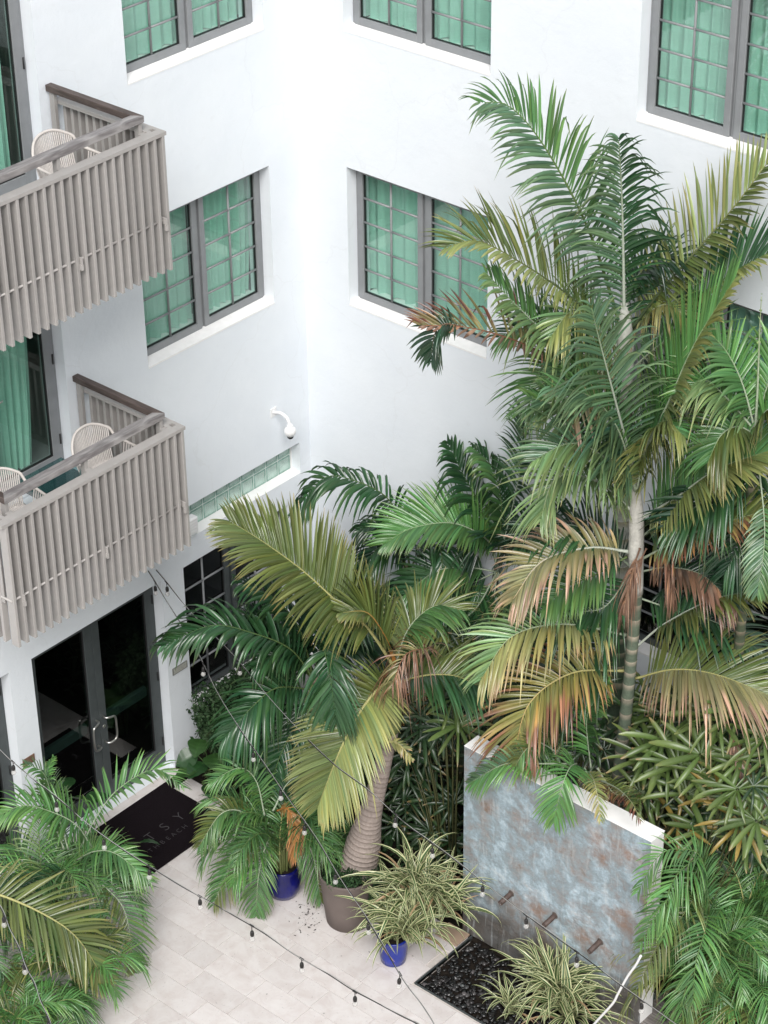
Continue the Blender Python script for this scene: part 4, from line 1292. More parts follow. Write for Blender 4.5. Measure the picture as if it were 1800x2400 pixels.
F2([(1490, 1180, .1), (1545, 1040, .05), (1600, 965, -.1), (1680, 930, -.3)], .55, 'green', 'lime', n=44, face=.4, rr=.014, t0=.1)
F2([(1480, 1200, .1), (1400, 1040, .1), (1330, 960, 0), (1240, 930, -.1)], .55, 'green', 'blue', n=48, face=.5, rr=.014, t0=.1)
F2([(1480, 1170, .1), (1420, 1010, .15), (1360, 900, .1), (1290, 850, .0)], .55, 'green', 'blue', n=48, face=.5, rr=.014, t0=.1)
F2([(1486, 1330, .1), (1420, 1420, 0), (1350, 1440, -.1), (1290, 1500, -.2)], .42, 'dark', n=40, face=.3, rr=.010)
F2([(1500, 1340, .05), (1570, 1330, -.1), (1650, 1350, -.3), (1720, 1420, -.5)], .46, 'deep', 'brown', n=40, face=.3, rr=.010, lb=.9)
F2([(1490, 1150, -.05), (1450, 1010, -.3), (1385, 930, -.5), (1290, 905, -.65)], .60, 'green', 'blue', n=50, face=.5, rr=.014, t0=.1)
F2([(1492, 1150, -.05), (1520, 1030, -.3), (1560, 985, -.5), (1600, 1020, -.7)], .52, 'green', 'lime', n=44, face=.4, rr=.012, t0=.1)
F2([(1488, 1140, -.05), (1400, 1060, -.25), (1330, 1040, -.4), (1250, 1080, -.55)], .56, 'blue', 'pale', n=48, face=.45, rr=.013, t0=.1)
F2([(1480, 1330, .12), (1390, 1250, .1), (1310, 1230, .05), (1220, 1270, -.1)], .5, 'deep', 'dark', n=44, face=.4, rr=.010, t0=.1)
F2([(1500, 1260, .12), (1590, 1200, .05), (1690, 1200, -.1), (1790, 1260, -.3)], .5, 'deep', 'dark', n=44, face=.4, rr=.010, t0=.1)
F2([(1495, 1400, .12), (1580, 1430, 0), (1680, 1460, -.15), (1790, 1530, -.3)], .46, 'deep', 'dark', n=40, face=.35, rr=.010, t0=.1)
F2([(1470, 1420, .12), (1390, 1530, .0), (1330, 1590, -.1), (1290, 1680, -.2)], .46, 'deep', 'dark', n=40, face=.35, rr=.010, t0=.1)
# dead sheath hanging on the shaft
for (sx, ex, ey, l_) in ((1500, 1462, 1425, .30), (1515, 1475, 1400, .26), (1550, 1580, 1400, .26)):
    F2([(sx, 1285, -.12), ((sx+ex)/2, (1285+ey)/2-12, -.18), (ex, ey, -.22)], l_*.55, 'brown', n=34, face=.3, rach='brown', rr=.008, a0=30, a1=12, droop=1.1, name='dead_frond', width=.014, jit=2.6)

# ---------------------------------------------------------------- tall palm, back (the topmost crown against the white wall)
cT1 = Py(1462, 760, -0.80)
dT1 = depth(cT1)
PT1 = np.array([4.66, -0.72, 0.0])
t1 = thing('palm_tree', 'tallest palm with upright blue green fronds against the white wall', 'palm', tuple(PT1), 'palms in the planting bed')
tp = [PT1, Py(1442, 1700, -.72), Py(1452, 1420, -.74), Py(1462, 1100, -.78), Py(1466, 860, -.80)]
trunk(t1, sub(tp, PT1), [0.11, 0.10, 0.095, 0.085, 0.07], 0.17, lambda s: (0.050, 0.075, 0.048) if s < .55 else (0.30, 0.31, 0.28), (0.30, 0.28, 0.20), seed=5)
cs = [Py(1466, 870, -.80), Py(1466, 800, -.8), Py(1464, 740, -.8), Py(1462, 660, -.8)]
mb = MB(); mb.tube(spline(sub(cs, PT1), 20), np.interp(np.linspace(0, 1, 20), [0, .3, .6, 1], [0.075, 0.08, 0.06, 0.02]), 12)
me = mb.mesh('crownshaft'); paint(me, np.tile((0.46, 0.47, 0.43), (len(me.vertices), 1))); link('crownshaft', me, t1, M['bark'])
def F1(spec, L, ca='green', cb=None, **k):
    return frond(t1, sub(K(None, dT1, spec), PT1), L, ca, cb, **k)
F1([(1462, 790, 0), (1382, 545, -.05), (1280, 350, -.15), (1195, 250, -.25), (1125, 240, -.35)], .66, 'green', 'blue', n=64, face=.65, rach='green', rr=.019, t0=.18, la=1.0, lb=.85, droop=.20, a0=62, vlift=14)
F1([(1463, 780, 0), (1461, 600, -.1), (1457, 450, -.2), (1450, 325, -.42)], .58, 'blue', 'dark', n=58, face=.85, rach='white', rr=.019, t0=.04, droop=.42, a0=58, a1=34, vlift=8)
F1([(1480, 770, 0), (1555, 675, -.15), (1703, 506, -.35), (1815, 360, -.5)], .62, 'lime', 'olive', n=56, face=.6, rach='dark', rr=.017, t0=.12, lb=.5, droop=.08, vlift=10)
F1([(1500, 760, 0), (1640, 690, -.3), (1740, 625, -.5), (1830, 578, -.65)], .52, 'dark', 'lime', n=52, face=.5, rach='olive' if 'olive' in RCOL else 'green', rr=.014, t0=.25, la=1.1, lb=.4, droop=.08)
F1([(1450, 790, 0), (1330, 690, -.25), (1220, 615, -.45), (1120, 565, -.6), (1045, 580, -.7)], .56, 'olive', 'lime', n=60, face=.45, rach='dark', rr=.016, t0=.14, la=1.15, lb=.55, droop=.10)
F1([(1455, 840, 0), (1310, 800, -.3), (1210, 715, -.45), (1140, 640, -.6)], .46, 'green', 'pale', n=54, face=.5, rach='white', rr=.014, t0=.12, droop=.18)
F1([(1450, 860, 0), (1300, 835, -.3), (1200, 795, -.5), (1100, 768, -.65), (985, 762, -.75)], .50, 'rust', 'brown', n=50, face=.5, rach='brown', rr=.013, t0=.30, la=.95, lb=.35, droop=.05, gap=.25, width=.03)
F1([(1462, 830, .05), (1400, 770, -.1), (1340, 730, -.3), (1290, 790, -.5)], .46, 'pale', 'lime', n=46, face=.4, rr=.012, t0=.1)
F1([(1470, 820, .05), (1520, 735, -.1), (1570, 715, -.3), (1620, 760, -.45)], .44, 'lime', 'yellow', n=40, face=.4, rr=.012, t0=.1, gap=.15)
F1([(1455, 880, .1), (1380, 850, .0), (1290, 880, -.2), (1230, 960, -.4)], .50, 'green', 'green', n=46, face=.4, rr=.013, t0=.1)
F1([(1475, 870, .1), (1560, 800, .0), (1640, 780, -.2), (1700, 830, -.4)], .50, 'green', 'olive', n=46, face=.4, rr=.013, t0=.1)
F1([(1450, 840, -.1), (1390, 880, -.3), (1340, 930, -.5), (1320, 1010, -.6)], .42, 'pale', 'tan', n=40, face=.4, rr=.012, t0=.1, gap=.1)
F1([(1460, 720, .1), (1500, 640, .1), (1560, 600, .0), (1620, 610, -.1)], .42, 'dark', 'deep', n=40, face=.4, rr=.010, t0=.1)
F1([(1455, 860, .1), (1340, 790, .1), (1250, 760, .0), (1170, 790, -.1)], .42, 'dark', 'green', n=40, face=.4, rr=.010, t0=.1)
# curled dark tip that hangs off the dead frond
F1([(1085, 765, -.65), (1040, 760, -.7), (1018, 785, -.72), (1010, 845, -.74)], .22, 'deep', 'deep', n=24, face=.5, rach='brown', rr=.006, t0=.1, droop=.2, width=.032)

# ---------------------------------------------------------------- stout palm in the taupe planter
PM = Pz(818, 2152, 0.0)
cM = Pz(925, 1575, 3.0)
dM = depth(cM)
pm = thing('potted_palm_tree', 'stout potted palm with swollen ringed grey trunk in the taupe planter', 'palm', tuple(PM))
tp = [Pz(838, 2035, 0.60), Pz(850, 1985, 0.88), Pz(868, 1905, 1.35), Pz(893, 1810, 1.85), Pz(910, 1735, 2.22), Pz(916, 1712, 2.32)]
trunk(pm, sub(tp, PM), [0.20, 0.18, 0.125, 0.098, 0.085, 0.082], 0.058, (0.30, 0.25, 0.225), (0.235, 0.19, 0.165), seed=9, depth_=0.014, n=18)
cs = [Pz(916, 1715, 2.31), Pz(917, 1690, 2.44), Pz(921, 1650, 2.62), Pz(924, 1600, 2.85), Pz(928, 1540, 3.10)]
mb = MB(); mb.tube(spline(sub(cs, PM), 24), np.interp(np.linspace(0, 1, 24), [0, .12, .35, .65, 1], [0.075, 0.105, 0.10, 0.06, 0.02]), 16)
me = mb.mesh('crownshaft'); paint(me, np.tile((0.15, 0.18, 0.07), (len(me.vertices), 1))*rng.uniform(0.9, 1.1, (len(me.vertices), 1)))
link('crownshaft', me, pm, M['stem'])
def FM(spec, L, ca='green', cb=None, **k):
    return frond(pm, sub(K(None, dM, spec), PM), L, ca, cb, **k)
FM([(922, 1560, 0), (860, 1470, -.05), (795, 1415, -.1), (709, 1337, -.15), (617, 1270, -.15), (540, 1222, -.05)], .68, 'olive', 'olive', n=88, face=.5, rach='yellow', rr=.018, t0=.22, la=1.0, lb=.95, droop=.12, a1=30, width=.038, jit=.5)
FM([(925, 1550, 0), (900, 1490, -.08), (860, 1436, -.15), (800, 1436, -.25)], .50, 'olive', 'olive', n=52, face=.35, rach='orange', rr=.020, t0=.25, la=1.25, lb=.5, width=.038, jit=.5)
FM([(918, 1600, -.05), (892, 1610, -.25), (848, 1662, -.45), (800, 1752, -.6), (745, 1890, -.7)], .52, 'olive', 'lime', n=86, face=.6, rach='yellow', rr=.019, t0=.06, droop=.10, a0=74, a1=24, width=.038, jit=.5)
FM([(922, 1730, -.1), (890, 1738, -.16), (930, 1742, -.22), (966, 1778, -.26)], .10, 'yellow', n=12, face=.4, rach='yellow', rr=.022, t0=.2, name='leaf_sheath')
FM([(930, 1575, 0), (980, 1528, -.1), (1003, 1520, -.15), (950, 1535, -.35), (918, 1610, -.5)], .30, 'rust', 'brown', n=40, face=.4, rach='brown', rr=.010, t0=.3, name='dead_frond', droop=.8, width=.018, jit=2.2)
FM([(930, 1600, 0), (1000, 1583, -.1), (1070, 1585, -.2), (1135, 1615, -.4)], .50, 'olive', 'dark', n=44, face=.35, rach='yellow', rr=.014, t0=.15)
FM([(925, 1560, 0), (870, 1580, -.1), (800, 1540, -.2), (762, 1520, -.3), (775, 1590, -.5), (787, 1690, -.55)], .34, 'dark', 'dark', n=40, face=.55, rach='green', rr=.010, t0=.45, droop=.45, width=.042)
FM([(925, 1560, .05), (960, 1470, .1), (1020, 1420, .1), (1080, 1430, 0)], .44, 'olive', 'green', n=52, face=.4, rr=.012, t0=.15)

# ---------------------------------------------------------------- dark broad-bladed palms in the bed by the corner
def bed_palm(name, label, base, crown, specs, tr=0.05, tcol=(0.06, 0.075, 0.045), shaft=True):
    base = np.array(base, float)
    t = thing(name, label, 'palm', tuple(base), 'palms in the planting bed')
    trunk(t, sub([base, base*0.5+crown*0.5+np.array([.03, 0, 0]), crown], base), [tr*1.25, tr, tr*.85], 0.11, tcol, (0.20, 0.17, 0.12), seed=int(base[0]*100))
    d0 = depth(crown)
    for (spec, L, ca, cb, kw) in specs:
        frond(t, sub([Pd(px, py, d0+dd) for (px, py, dd) in spec], base), L, ca, cb, **kw)
    return t
wide = dict(width=.050, droop=.34, n=30, vlift=14, a0=58, a1=24, t0=.14, rr=.011, rach='green', kink=.25)
cA = Pz(735, 1590, 2.15)
bed_palm('kentia_palm', 'dark green palm with broad drooping blades left of the stout trunk', (1.75, -1.75, 0), cA, [
    ([(735, 1590, 0), (680, 1521, -.1), (593, 1484, -.2), (496, 1466, -.25), (385, 1512, -.3)], .52, 'dark', 'dark', dict(wide, face=.45, n=44, lb=.6)),
    ([(737, 1617, 0), (651, 1612, -.25), (593, 1655, -.45), (525, 1730, -.6)], .46, 'dark', 'dark', dict(wide, face=.45, n=36)),
    ([(735, 1600, 0), (690, 1700, -.3), (650, 1790, -.5), (625, 1900, -.6)], .50, 'dark', 'dark', dict(wide, face=.55, n=36)),
    ([(735, 1600, 0), (720, 1690, -.3), (705, 1790, -.45), (690, 1890, -.5)], .46, 'deep', 'dark', dict(wide, face=.5)),
    ([(735, 1590, .1), (700, 1470, .2), (640, 1400, .2), (560, 1360, .1)], .40, 'deep', 'dark', dict(wide, face=.4)),
    ([(735, 1590, .1), (760, 1480, .2), (800, 1430, .2), (860, 1470, .1)], .40, 'deep', 'dark', dict(wide, face=.4)),
    ([(740, 1600, .2), (700, 1500, .3), (720, 1420, .35), (790, 1390, .3)], .44, 'deep', 'deep', dict(wide, face=.45, n=40)),
    ([(740, 1600, .2), (790, 1520, .3), (850, 1500, .3), (900, 1550, .2)], .44, 'deep', 'deep', dict(wide, face=.45, n=40)),
    ([(740, 1600, .2), (650, 1500, .3), (600, 1440, .3), (560, 1460, .2)], .40, 'deep', 'deep', dict(wide, face=.45, n=40)),
    ([(740, 1620, .1), (700, 1640, .05), (640, 1700, -.05), (600, 1790, -.15)], .44, 'deep', 'deep', dict(wide, face=.45, n=40)),
    ([(740, 1620, .1), (790, 1700, .05), (800, 1800, -.05), (790, 1900, -.1)], .44, 'deep', 'deep', dict(wide, face=.45, n=40)),
    ([(740, 1610, -.05), (800, 1640, -.2), (840, 1720, -.3), (850, 1800, -.35)], .42, 'deep', 'dark', dict(wide, face=.4)),
    ([(735, 1590, .05), (690, 1540, .0), (655, 1530, -.1), (600, 1560, -.25)], .34, 'dark', 'dark', dict(wide, face=.4)),
])
cB = Pz(955, 1330, 2.6)
bed_palm('kentia_palm', 'dark arching palm whose bowed frond crosses the white corner wall', (1.70, -0.75, 0), cB, [
    ([(960, 1330, 0), (945, 1235, 0), (905, 1165, -.05), (835, 1128, -.1), (760, 1120, -.1), (690, 1200, -.1)], .34, 'dark', 'dark', dict(wide, face=.45, n=46, width=.046, t0=.12)),
    ([(955, 1340, 0), (920, 1280, -.05), (880, 1290, -.15), (850, 1350, -.25)], .36, 'deep', 'dark', dict(wide, face=.4)),
    ([(955, 1340, 0), (1000, 1280, -.1), (1033, 1290, -.25), (1034, 1370, -.4), (1030, 1445, -.5)], .34, 'dark', 'dark', dict(wide, face=.5, n=34, width=.04)),
    ([(960, 1340, 0), (1010, 1390, -.1), (1080, 1410, -.2), (1170, 1450, -.35)], .46, 'deep', 'dark', dict(wide, face=.4, n=40, width=.034)),
    ([(955, 1340, 0), (900, 1400, -.1), (850, 1390, -.2), (800, 1330, -.2)], .36, 'deep', 'dark', dict(wide, face=.4)),
    ([(955, 1340, 0), (960, 1420, -.2), (970, 1480, -.3), (950, 1560, -.4)], .40, 'deep', 'dark', dict(wide, face=.4)),
    ([(955, 1340, .05), (930, 1260, .1), (900, 1230, .1), (840, 1240, .05)], .30, 'dark', 'deep', dict(wide, face=.4)),
])
cC = Pz(1165, 1330, 2.7)
bed_palm('palm_tree', 'mid green palm with one flat bright frond beside the wall corner', (2.75, -0.8, 0), cC, [
    ([(1165, 1330, 0), (1150, 1275, -.05), (1099, 1238, -.15), (1041, 1225, -.2), (960, 1240, -.3), (900, 1275, -.4)], .50, 'bright', 'green', dict(face=.5, n=78, jit=.5, la=1.05, lb=.7, droop=.12, rach='pale', rr=.012, t0=.14)),
    ([(1165, 1330, 0), (1130, 1200, .05), (1085, 1110, .1), (1050, 1040, .1)], .42, 'dark', 'dark', dict(wide, face=.5, n=34)),
    ([(1165, 1330, 0), (1175, 1180, .05), (1150, 1090, .05), (1110, 1050, .0)], .40, 'dark', 'green', dict(wide, face=.4)),
    ([(1165, 1340, 0), (1120, 1440, -.2), (1040, 1468, -.35), (940, 1480, -.5), (868, 1610, -.6)], .50, 'lime', 'lime', dict(face=.45, n=76, jit=.5, la=1.0, lb=.85, droop=.15, rach='yellow', rr=.012, t0=.12)),
    ([(1165, 1330, 0), (1210, 1150, .0), (1225, 1040, -.05), (1215, 950, -.1)], .42, 'dark', 'deep', dict(face=.55, n=46, rr=.010)),
    ([(1165, 1330, 0), (1240, 1240, 0), (1300, 1220, -.1), (1360, 1260, -.2)], .44, 'deep', 'dark', dict(face=.4, n=40, rr=.010)),
    ([(1165, 1340, 0), (1210, 1400, -.1), (1230, 1480, -.2), (1220, 1560, -.3)], .44, 'deep', 'dark', dict(face=.4, n=40, rr=.010)),
    ([(1165, 1340, 0), (1100, 1370, -.05), (1040, 1400, -.15), (990, 1470, -.3)], .46, 'deep', 'dark', dict(face=.4, n=40, rr=.010)),
    ([(1165, 1340, .05), (1190, 1280, .1), (1150, 1240, .1), (1090, 1300, .0)], .46, 'dark', 'deep', dict(face=.4, n=40, rr=.010)),
    ([(1165, 1340, 0), (1130, 1480, -.1), (1090, 1540, -.2), (1040, 1640, -.3)], .46, 'olive', 'deep', dict(face=.4, n=40, rr=.010)),
    ([(1165, 1340, -.05), (1120, 1420, -.25), (1060, 1480, -.4), (1000, 1570, -.5)], .46, 'green', 'dark', dict(face=.45, n=60, rr=.010)),
    ([(1165, 1340, -.05), (1150, 1450, -.25), (1110, 1540, -.4), (1080, 1640, -.45)], .44, 'green', 'olive', dict(face=.45, n=60, rr=.010)),
    ([(1165, 1340, -.05), (1190, 1440, -.25), (1180, 1540, -.35), (1150, 1640, -.4)], .44, 'dark', 'green', dict(face=.45, n=60, rr=.010)),
    ([(1165, 1340, .0), (1090, 1330, -.1), (1020, 1340, -.2), (940, 1400, -.3)], .46, 'dark', 'green', dict(face=.4, n=60, rr=.010)),
], tr=.04)
# ring-trunked palm half hidden behind the stout one
cD = Pz(1000, 1600, 1.9)
bed_palm('palm_tree', 'thin ringed palm stem standing in shade right of the stout trunk', tuple(Pz(1008, 1790, 0.25)*np.array([1, 1, 0])), Pz(1012, 1560, 1.75), [
    ([(1012, 1560, 0), (1060, 1500, -.1), (1130, 1510, -.2), (1180, 1580, -.35)], .42, 'deep', 'olive', dict(face=.4, n=40, rr=.010)),
    ([(1012, 1560, 0), (980, 1510, 0), (950, 1510, -.1), (920, 1560, -.2)], .36, 'deep', 'dark', dict(face=.4, n=36, rr=.010)),
    ([(1012, 1560, 0), (1050, 1600, -.1), (1080, 1660, -.2), (1090, 1730, -.3)], .38, 'olive', 'deep', dict(face=.4, n=36, rr=.010)),
    ([(1012, 1565, 0), (985, 1600, -.1), (960, 1650, -.15), (955, 1700, -.2)], .24, 'amber', 'tan', dict(face=.4, n=26, rr=.006, gap=.3, width=.016, droop=.5)),
    ([(1012, 1565, 0), (1015, 1610, -.1), (1010, 1660, -.15), (990, 1710, -.2)], .22, 'amber', 'tan', dict(face=.4, n=24, rr=.006, gap=.3, width=.016, droop=.5)),
], tr=.05, tcol=(0.17, 0.13, 0.10))

# palm standing at the right edge, in front of the shaded window
cE = Pd(1770, 1000, dT2-.4)
PE = np.array([cE[0], cE[1], 0.0])
bed_palm('palm_tree', 'bright green palm with pointed spear leaf at the right picture edge', tuple(PE), cE, [
    ([(1770, 1010, 0), (1776, 900, 0), (1780, 780, 0), (1785, 690, 0)], .03, 'pale', 'pale', dict(n=8, rr=.014, rach='pale', face=.6, a0=12, a1=6)),
    ([(1770, 1010, 0), (1700, 930, .0), (1650, 890, -.05), (1600, 920, -.15)], .44, 'bright', 'pale', dict(face=.5, n=42, rr=.012)),
    ([(1770, 1010, 0), (1740, 900, .05), (1700, 820, .1), (1650, 770, .1)], .48, 'bright', 'green', dict(face=.5, n=42, rr=.012)),
    ([(1770, 1010, 0), (1800, 900, .05), (1830, 830, .1), (1870, 800, .1)], .48, 'bright', 'green', dict(face=.5, n=42, rr=.012)),
    ([(1770, 1020, 0), (1730, 1000, -.1), (1690, 1020, -.2), (1660, 1080, -.3)], .42, 'green', 'olive', dict(face=.4, n=42, rr=.012)),
    ([(1770, 1020, 0), (1800, 960, -.1), (1850, 980, -.2), (1880, 1040, -.3)], .46, 'bright', 'olive', dict(face=.4, n=42, rr=.012)),
    ([(1770, 1030, 0), (1790, 1200, -.4), (1790, 1290, -.6), (1775, 1390, -.75)], .22, 'blue', 'green', dict(face=.7, n=40, rr=.010, t0=.45, width=.026)),
    ([(1770, 1030, .1), (1700, 1130, .05), (1640, 1180, -.05), (1560, 1240, -.15)], .46, 'deep', 'dark', dict(face=.4, n=40, rr=.010)),
    ([(1770, 1030, .1), (1760, 1150, .05), (1740, 1260, -.05), (1700, 1340, -.15)], .46, 'deep', 'dark', dict(face=.4, n=40, rr=.010)),
], tr=.05)


# ---------------------------------------------------------------- feathery palms in pots and beds (many fine fronds)
def arching(base, az, elev, length, bend, droop_end):
    """leaf spine: leaves the base at elev, bows over outwards"""
    pts = [np.array(base, float)]
    n = 5
    e = elev
    for k in range(n):
        d = np.array([math.cos(az)*math.cos(e), math.sin(az)*math.cos(e), math.sin(e)])
        pts.append(pts[-1]+d*length/n)
        e -= bend/n*(0.6+0.35*k)
    return pts

def feather_palm(label, base, n, length, styles, L=.24, height=.45, az0=0, az1=2*math.pi, seed=0, group='feathery palms', extra=(), width=.019, name='areca_palm', dmin=None):
    r = np.random.default_rng(seed)
    base = np.array(base, float)
    t = thing(name, label, 'palm', tuple(base), group)
    st = MB()
    hub = np.array([0, 0, height])
    for k in range(n):
        az = az0+(az1-az0)*(k+r.uniform(-.3, .3))/n
        el = math.radians(r.uniform(35, 82))
        ln = length*r.uniform(.75, 1.12)
        b0 = hub+np.array([r.normal(0, .05), r.normal(0, .05), r.uniform(-.25, .12)*height])
        ca = styles[r.integers(len(styles))]; cb = styles[r.integers(len(styles))]
        frond(t, arching(b0, az, el, ln, math.radians(r.uniform(85, 150)), 0), L*1.15*r.uniform(.85, 1.15), ca, cb, n=30, width=width*.92, rr=.0075, rach=['green', 'yellow', 'green'][r.integers(3)],
              t0=.20, face=.20, droop=.28, vlift=24, a0=60, a1=24)
        st.tube([(b0[0]*.6, b0[1]*.6, 0.0), (b0[0]*.8, b0[1]*.8, b0[2]*.6), tuple(b0)], [.016, .014, .010], 6)
    me = st.mesh('stems'); paint(me, np.tile((0.12, 0.14, 0.05), (len(me.vertices), 1))); link('stems', me, t, M['stem'])
    d0 = depth(base+hub)
    for (spec, L2, ca, cb, kw) in extra:
        frond(t, sub([Pd(px, py, d0+dd) for (px, py, dd) in spec], base), L2, ca, cb, **kw)
    return t
fine = dict(n=40, width=.021, rr=.009, face=.45, droop=.22, vlift=20, t0=.12)
def ground_at(px, py, z): p = Pz(px, py, z); return np.array([p[0], p[1], 0.0])

feather_palm('lush green feather palm left of the doormat in front of the doors', ground_at(120, 2020, 1.0), 18, 1.0, ['bright', 'bright', 'green', 'pale'], L=.29, height=.60, seed=3, extra=[
    ([(190, 1985, 0), (228, 1912, -.05), (278, 1849, -.05), (363, 1803, -.05), (425, 1842, -.15)], .30, 'bright', 'green', dict(fine, la=1.1, lb=.6, width=.030, n=34)),
    ([(215, 1985, 0), (180, 1935, -.1), (127, 1905, -.2), (55, 1888, -.3), (-10, 1915, -.4)], .34, 'bright', 'bright', dict(fine, la=1.15, width=.030, n=42)),
    ([(180, 2015, 0), (225, 1995, -.2), (275, 2003, -.35), (350, 2065, -.5)], .28, 'bright', 'green', dict(fine, width=.026)),
    ([(190, 2040, 0), (253, 2085, -.3), (295, 2144, -.45), (315, 2275, -.55)], .28, 'green', 'olive', dict(fine, width=.022)),
    ([(160, 1990, .1), (120, 1860, .15), (100, 1810, .15), (60, 1790, .1)], .24, 'blue', 'green', dict(fine)),
    ([(150, 1990, .1), (105, 1870, .2), (107, 1820, .2), (125, 1775, .2)], .16, 'bright', 'green', dict(fine, a0=50)),
    ([(160, 2030, 0), (120, 2060, -.3), (70, 2100, -.5), (20, 2180, -.6)], .30, 'dark', 'green', dict(fine, width=.026)),
])
eb = ground_at(-90, 2085, 1.35)
feather_palm('palm at the left picture edge with one broad yellow ribbed frond', eb, 10, 1.1, ['green', 'olive', 'dark'], L=.28, height=.6, seed=5, az0=-1.2, az1=1.6, extra=[
    ([(-80, 2085, 0), (0, 2098, -.15), (105, 2144, -.3), (181, 2199, -.4), (245, 2295, -.5)], .46, 'olive', 'olive', dict(n=54, width=.036, rr=.017, face=.55, droop=.10, vlift=12, t0=.05, rach='yellow', a1=22)),
])
feather_palm('low feather palm in the bottom left corner of the picture', ground_at(40, 2380, .60), 19, 1.0, ['bright', 'bright', 'olive'], L=.22, height=.35, seed=8)
feather_palm('feather palm spilling its fronds onto the paving at lower left', ground_at(180, 2290, .45), 14, .85, ['green', 'olive', 'bright'], L=.24, height=.38, seed=12)

p1 = Pz(665, 2092, 0.0)
feather_palm('drooping feather palm in the navy pot with one orange frond', p1, 30, 1.02, ['green', 'green', 'bright', 'green'], L=.26, height=.68, seed=21, az0=-.30, az1=-.30+2*math.pi-1.0, extra=[
    ([(650, 1900, 0), (672, 1895, -.15), (688, 1930, -.25), (690, 2015, -.3)], .17, 'amber', 'amber', dict(fine, rach='orange', face=.6, n=40, droop=.3, a0=40, a1=16, width=.016)),
    ([(620, 1910, 0), (600, 1830, .05), (560, 1800, .05), (490, 1835, 0)], .26, 'green', 'bright', dict(fine, face=.5)),
    ([(600, 1930, 0), (560, 1900, -.1), (515, 1910, -.2), (465, 1985, -.3)], .22, 'olive', 'green', dict(fine)),
    ([(620, 1940, 0), (590, 1960, -.2), (545, 2020, -.3), (500, 2120, -.4)], .24, 'green', 'olive', dict(fine)),
    ([(640, 1950, 0), (620, 1990, -.25), (605, 2060, -.35), (600, 2145, -.4)], .24, 'green', 'green', dict(fine, face=.55)),
    ([(650, 1950, 0), (700, 1950, -.1), (735, 2010, -.2), (752, 2110, -.25)], .24, 'olive', 'green', dict(fine, face=.55)),
    ([(640, 1900, 0), (680, 1830, .1), (740, 1820, .1), (790, 1870, .0)], .26, 'dark', 'deep', dict(fine)),
])
def glazed_pot(label, c, prof, mat, soil_z):
    t = thing('flower_pot', label, 'pot', tuple(c))
    MB().lathe((0, 0, 0), prof, 36, (True, False)).build('pot', mat, t)
    MB().lathe((0, 0, 0), [(prof[-1][0]*.98, soil_z), (0.002, soil_z+.015)], 24, (False, False)).build('soil', M['soil'], t)
    return t
glazed_pot('round navy glazed pot under the drooping feather palm', p1, [(0.12, 0.004), (0.15, 0.02), (0.185, 0.10), (0.195, 0.18), (0.185, 0.27), (0.165, 0.33), (0.172, 0.36), (0.172, 0.38), (0.155, 0.385), (0.150, 0.33)], M['navy'], .33)
p2 = Pz(922, 2248, 0.0)
glazed_pot('cobalt blue glazed pot under the striped grassy plant', p2, [(0.115, 0.004), (0.13, 0.01), (0.142, 0.10), (0.150, 0.22), (0.156, 0.30), (0.164, 0.315), (0.166, 0.335), (0.150, 0.338), (0.145, 0.28)], M['blue'], .29)
glazed_pot('large taupe planter holding the stout palm', PM, [(0.215, 0.004), (0.235, 0.01), (0.262, 0.25), (0.285, 0.50), (0.300, 0.64), (0.305, 0.655), (0.285, 0.66), (0.275, 0.58)], M['pot'], .59)

# feather palms beyond the fountain's right end
for (lab, px, py, z, n, ln, st, sd) in (
        ('feather palm touching the right end of the fountain wall', 1550, 2060, 1.05, 18, 1.0, ['green', 'bright', 'bright'], 31),
        ('feather palm behind the boardwalk, largest of the lower right clump', 1690, 2060, 1.05, 19, 1.05, ['green', 'bright', 'bright'], 32),
        ('yellowish feather palm drooping over the timber boardwalk', 1590, 2230, .72, 16, .9, ['olive', 'lime', 'green'], 33),
        ('feather palm in the bottom right corner of the picture', 1760, 2310, .66, 18, .95, ['bright', 'olive', 'green'], 34),
        ('feather palm at the right picture edge below the orange fan leaves', 1810, 2130, .95, 15, 1.0, ['green', 'bright', 'green'], 35)):
    b = ground_at(px, py, z)
    b[0] = max(b[0], 6.66)
    if 'touching' in lab: b, ln = np.array([6.80, -1.75, 0.0]), .85
    feather_palm(lab, b, n, ln, st, L=.24, height=z*.72, seed=sd)
_rp = [o for o in COL.objects if o.get('label', '').startswith('feather palm touching')][0]
for (pts, L_, ca_, cb_) in (([(1650, 2030, -2.1), (1590, 1990, -2.35), (1540, 2010, -2.55), (1495, 2090, -2.65)], .25, 'bright', 'green'),
                            ([(1650, 2050, -2.1), (1600, 2080, -2.4), (1545, 2130, -2.6), (1500, 2215, -2.7)], .25, 'green', 'bright'),
                            ([(1640, 2110, -2.1), (1590, 2160, -2.4), (1540, 2220, -2.6), (1490, 2320, -2.7)], .26, 'olive', 'olive'),
                            ([(1650, 2040, -2.05), (1620, 2020, -2.3), (1570, 2080, -2.5), (1555, 2200, -2.6)], .27, 'bright', 'bright'),
                            ([(1660, 2150, -2.1), (1650, 2190, -2.4), (1630, 2260, -2.6), (1625, 2350, -2.65)], .26, 'green', 'bright')):
    _h = np.array([random.uniform(-.06, .06), random.uniform(-.06, .06), .45])
    frond(_rp, [_h]+sub([Py(x, y, yy) for x, y, yy in pts], np.array(_rp.location)), L_, ca_, cb_, **dict(fine, face=.5, n=44, t0=.42, rach='green'))
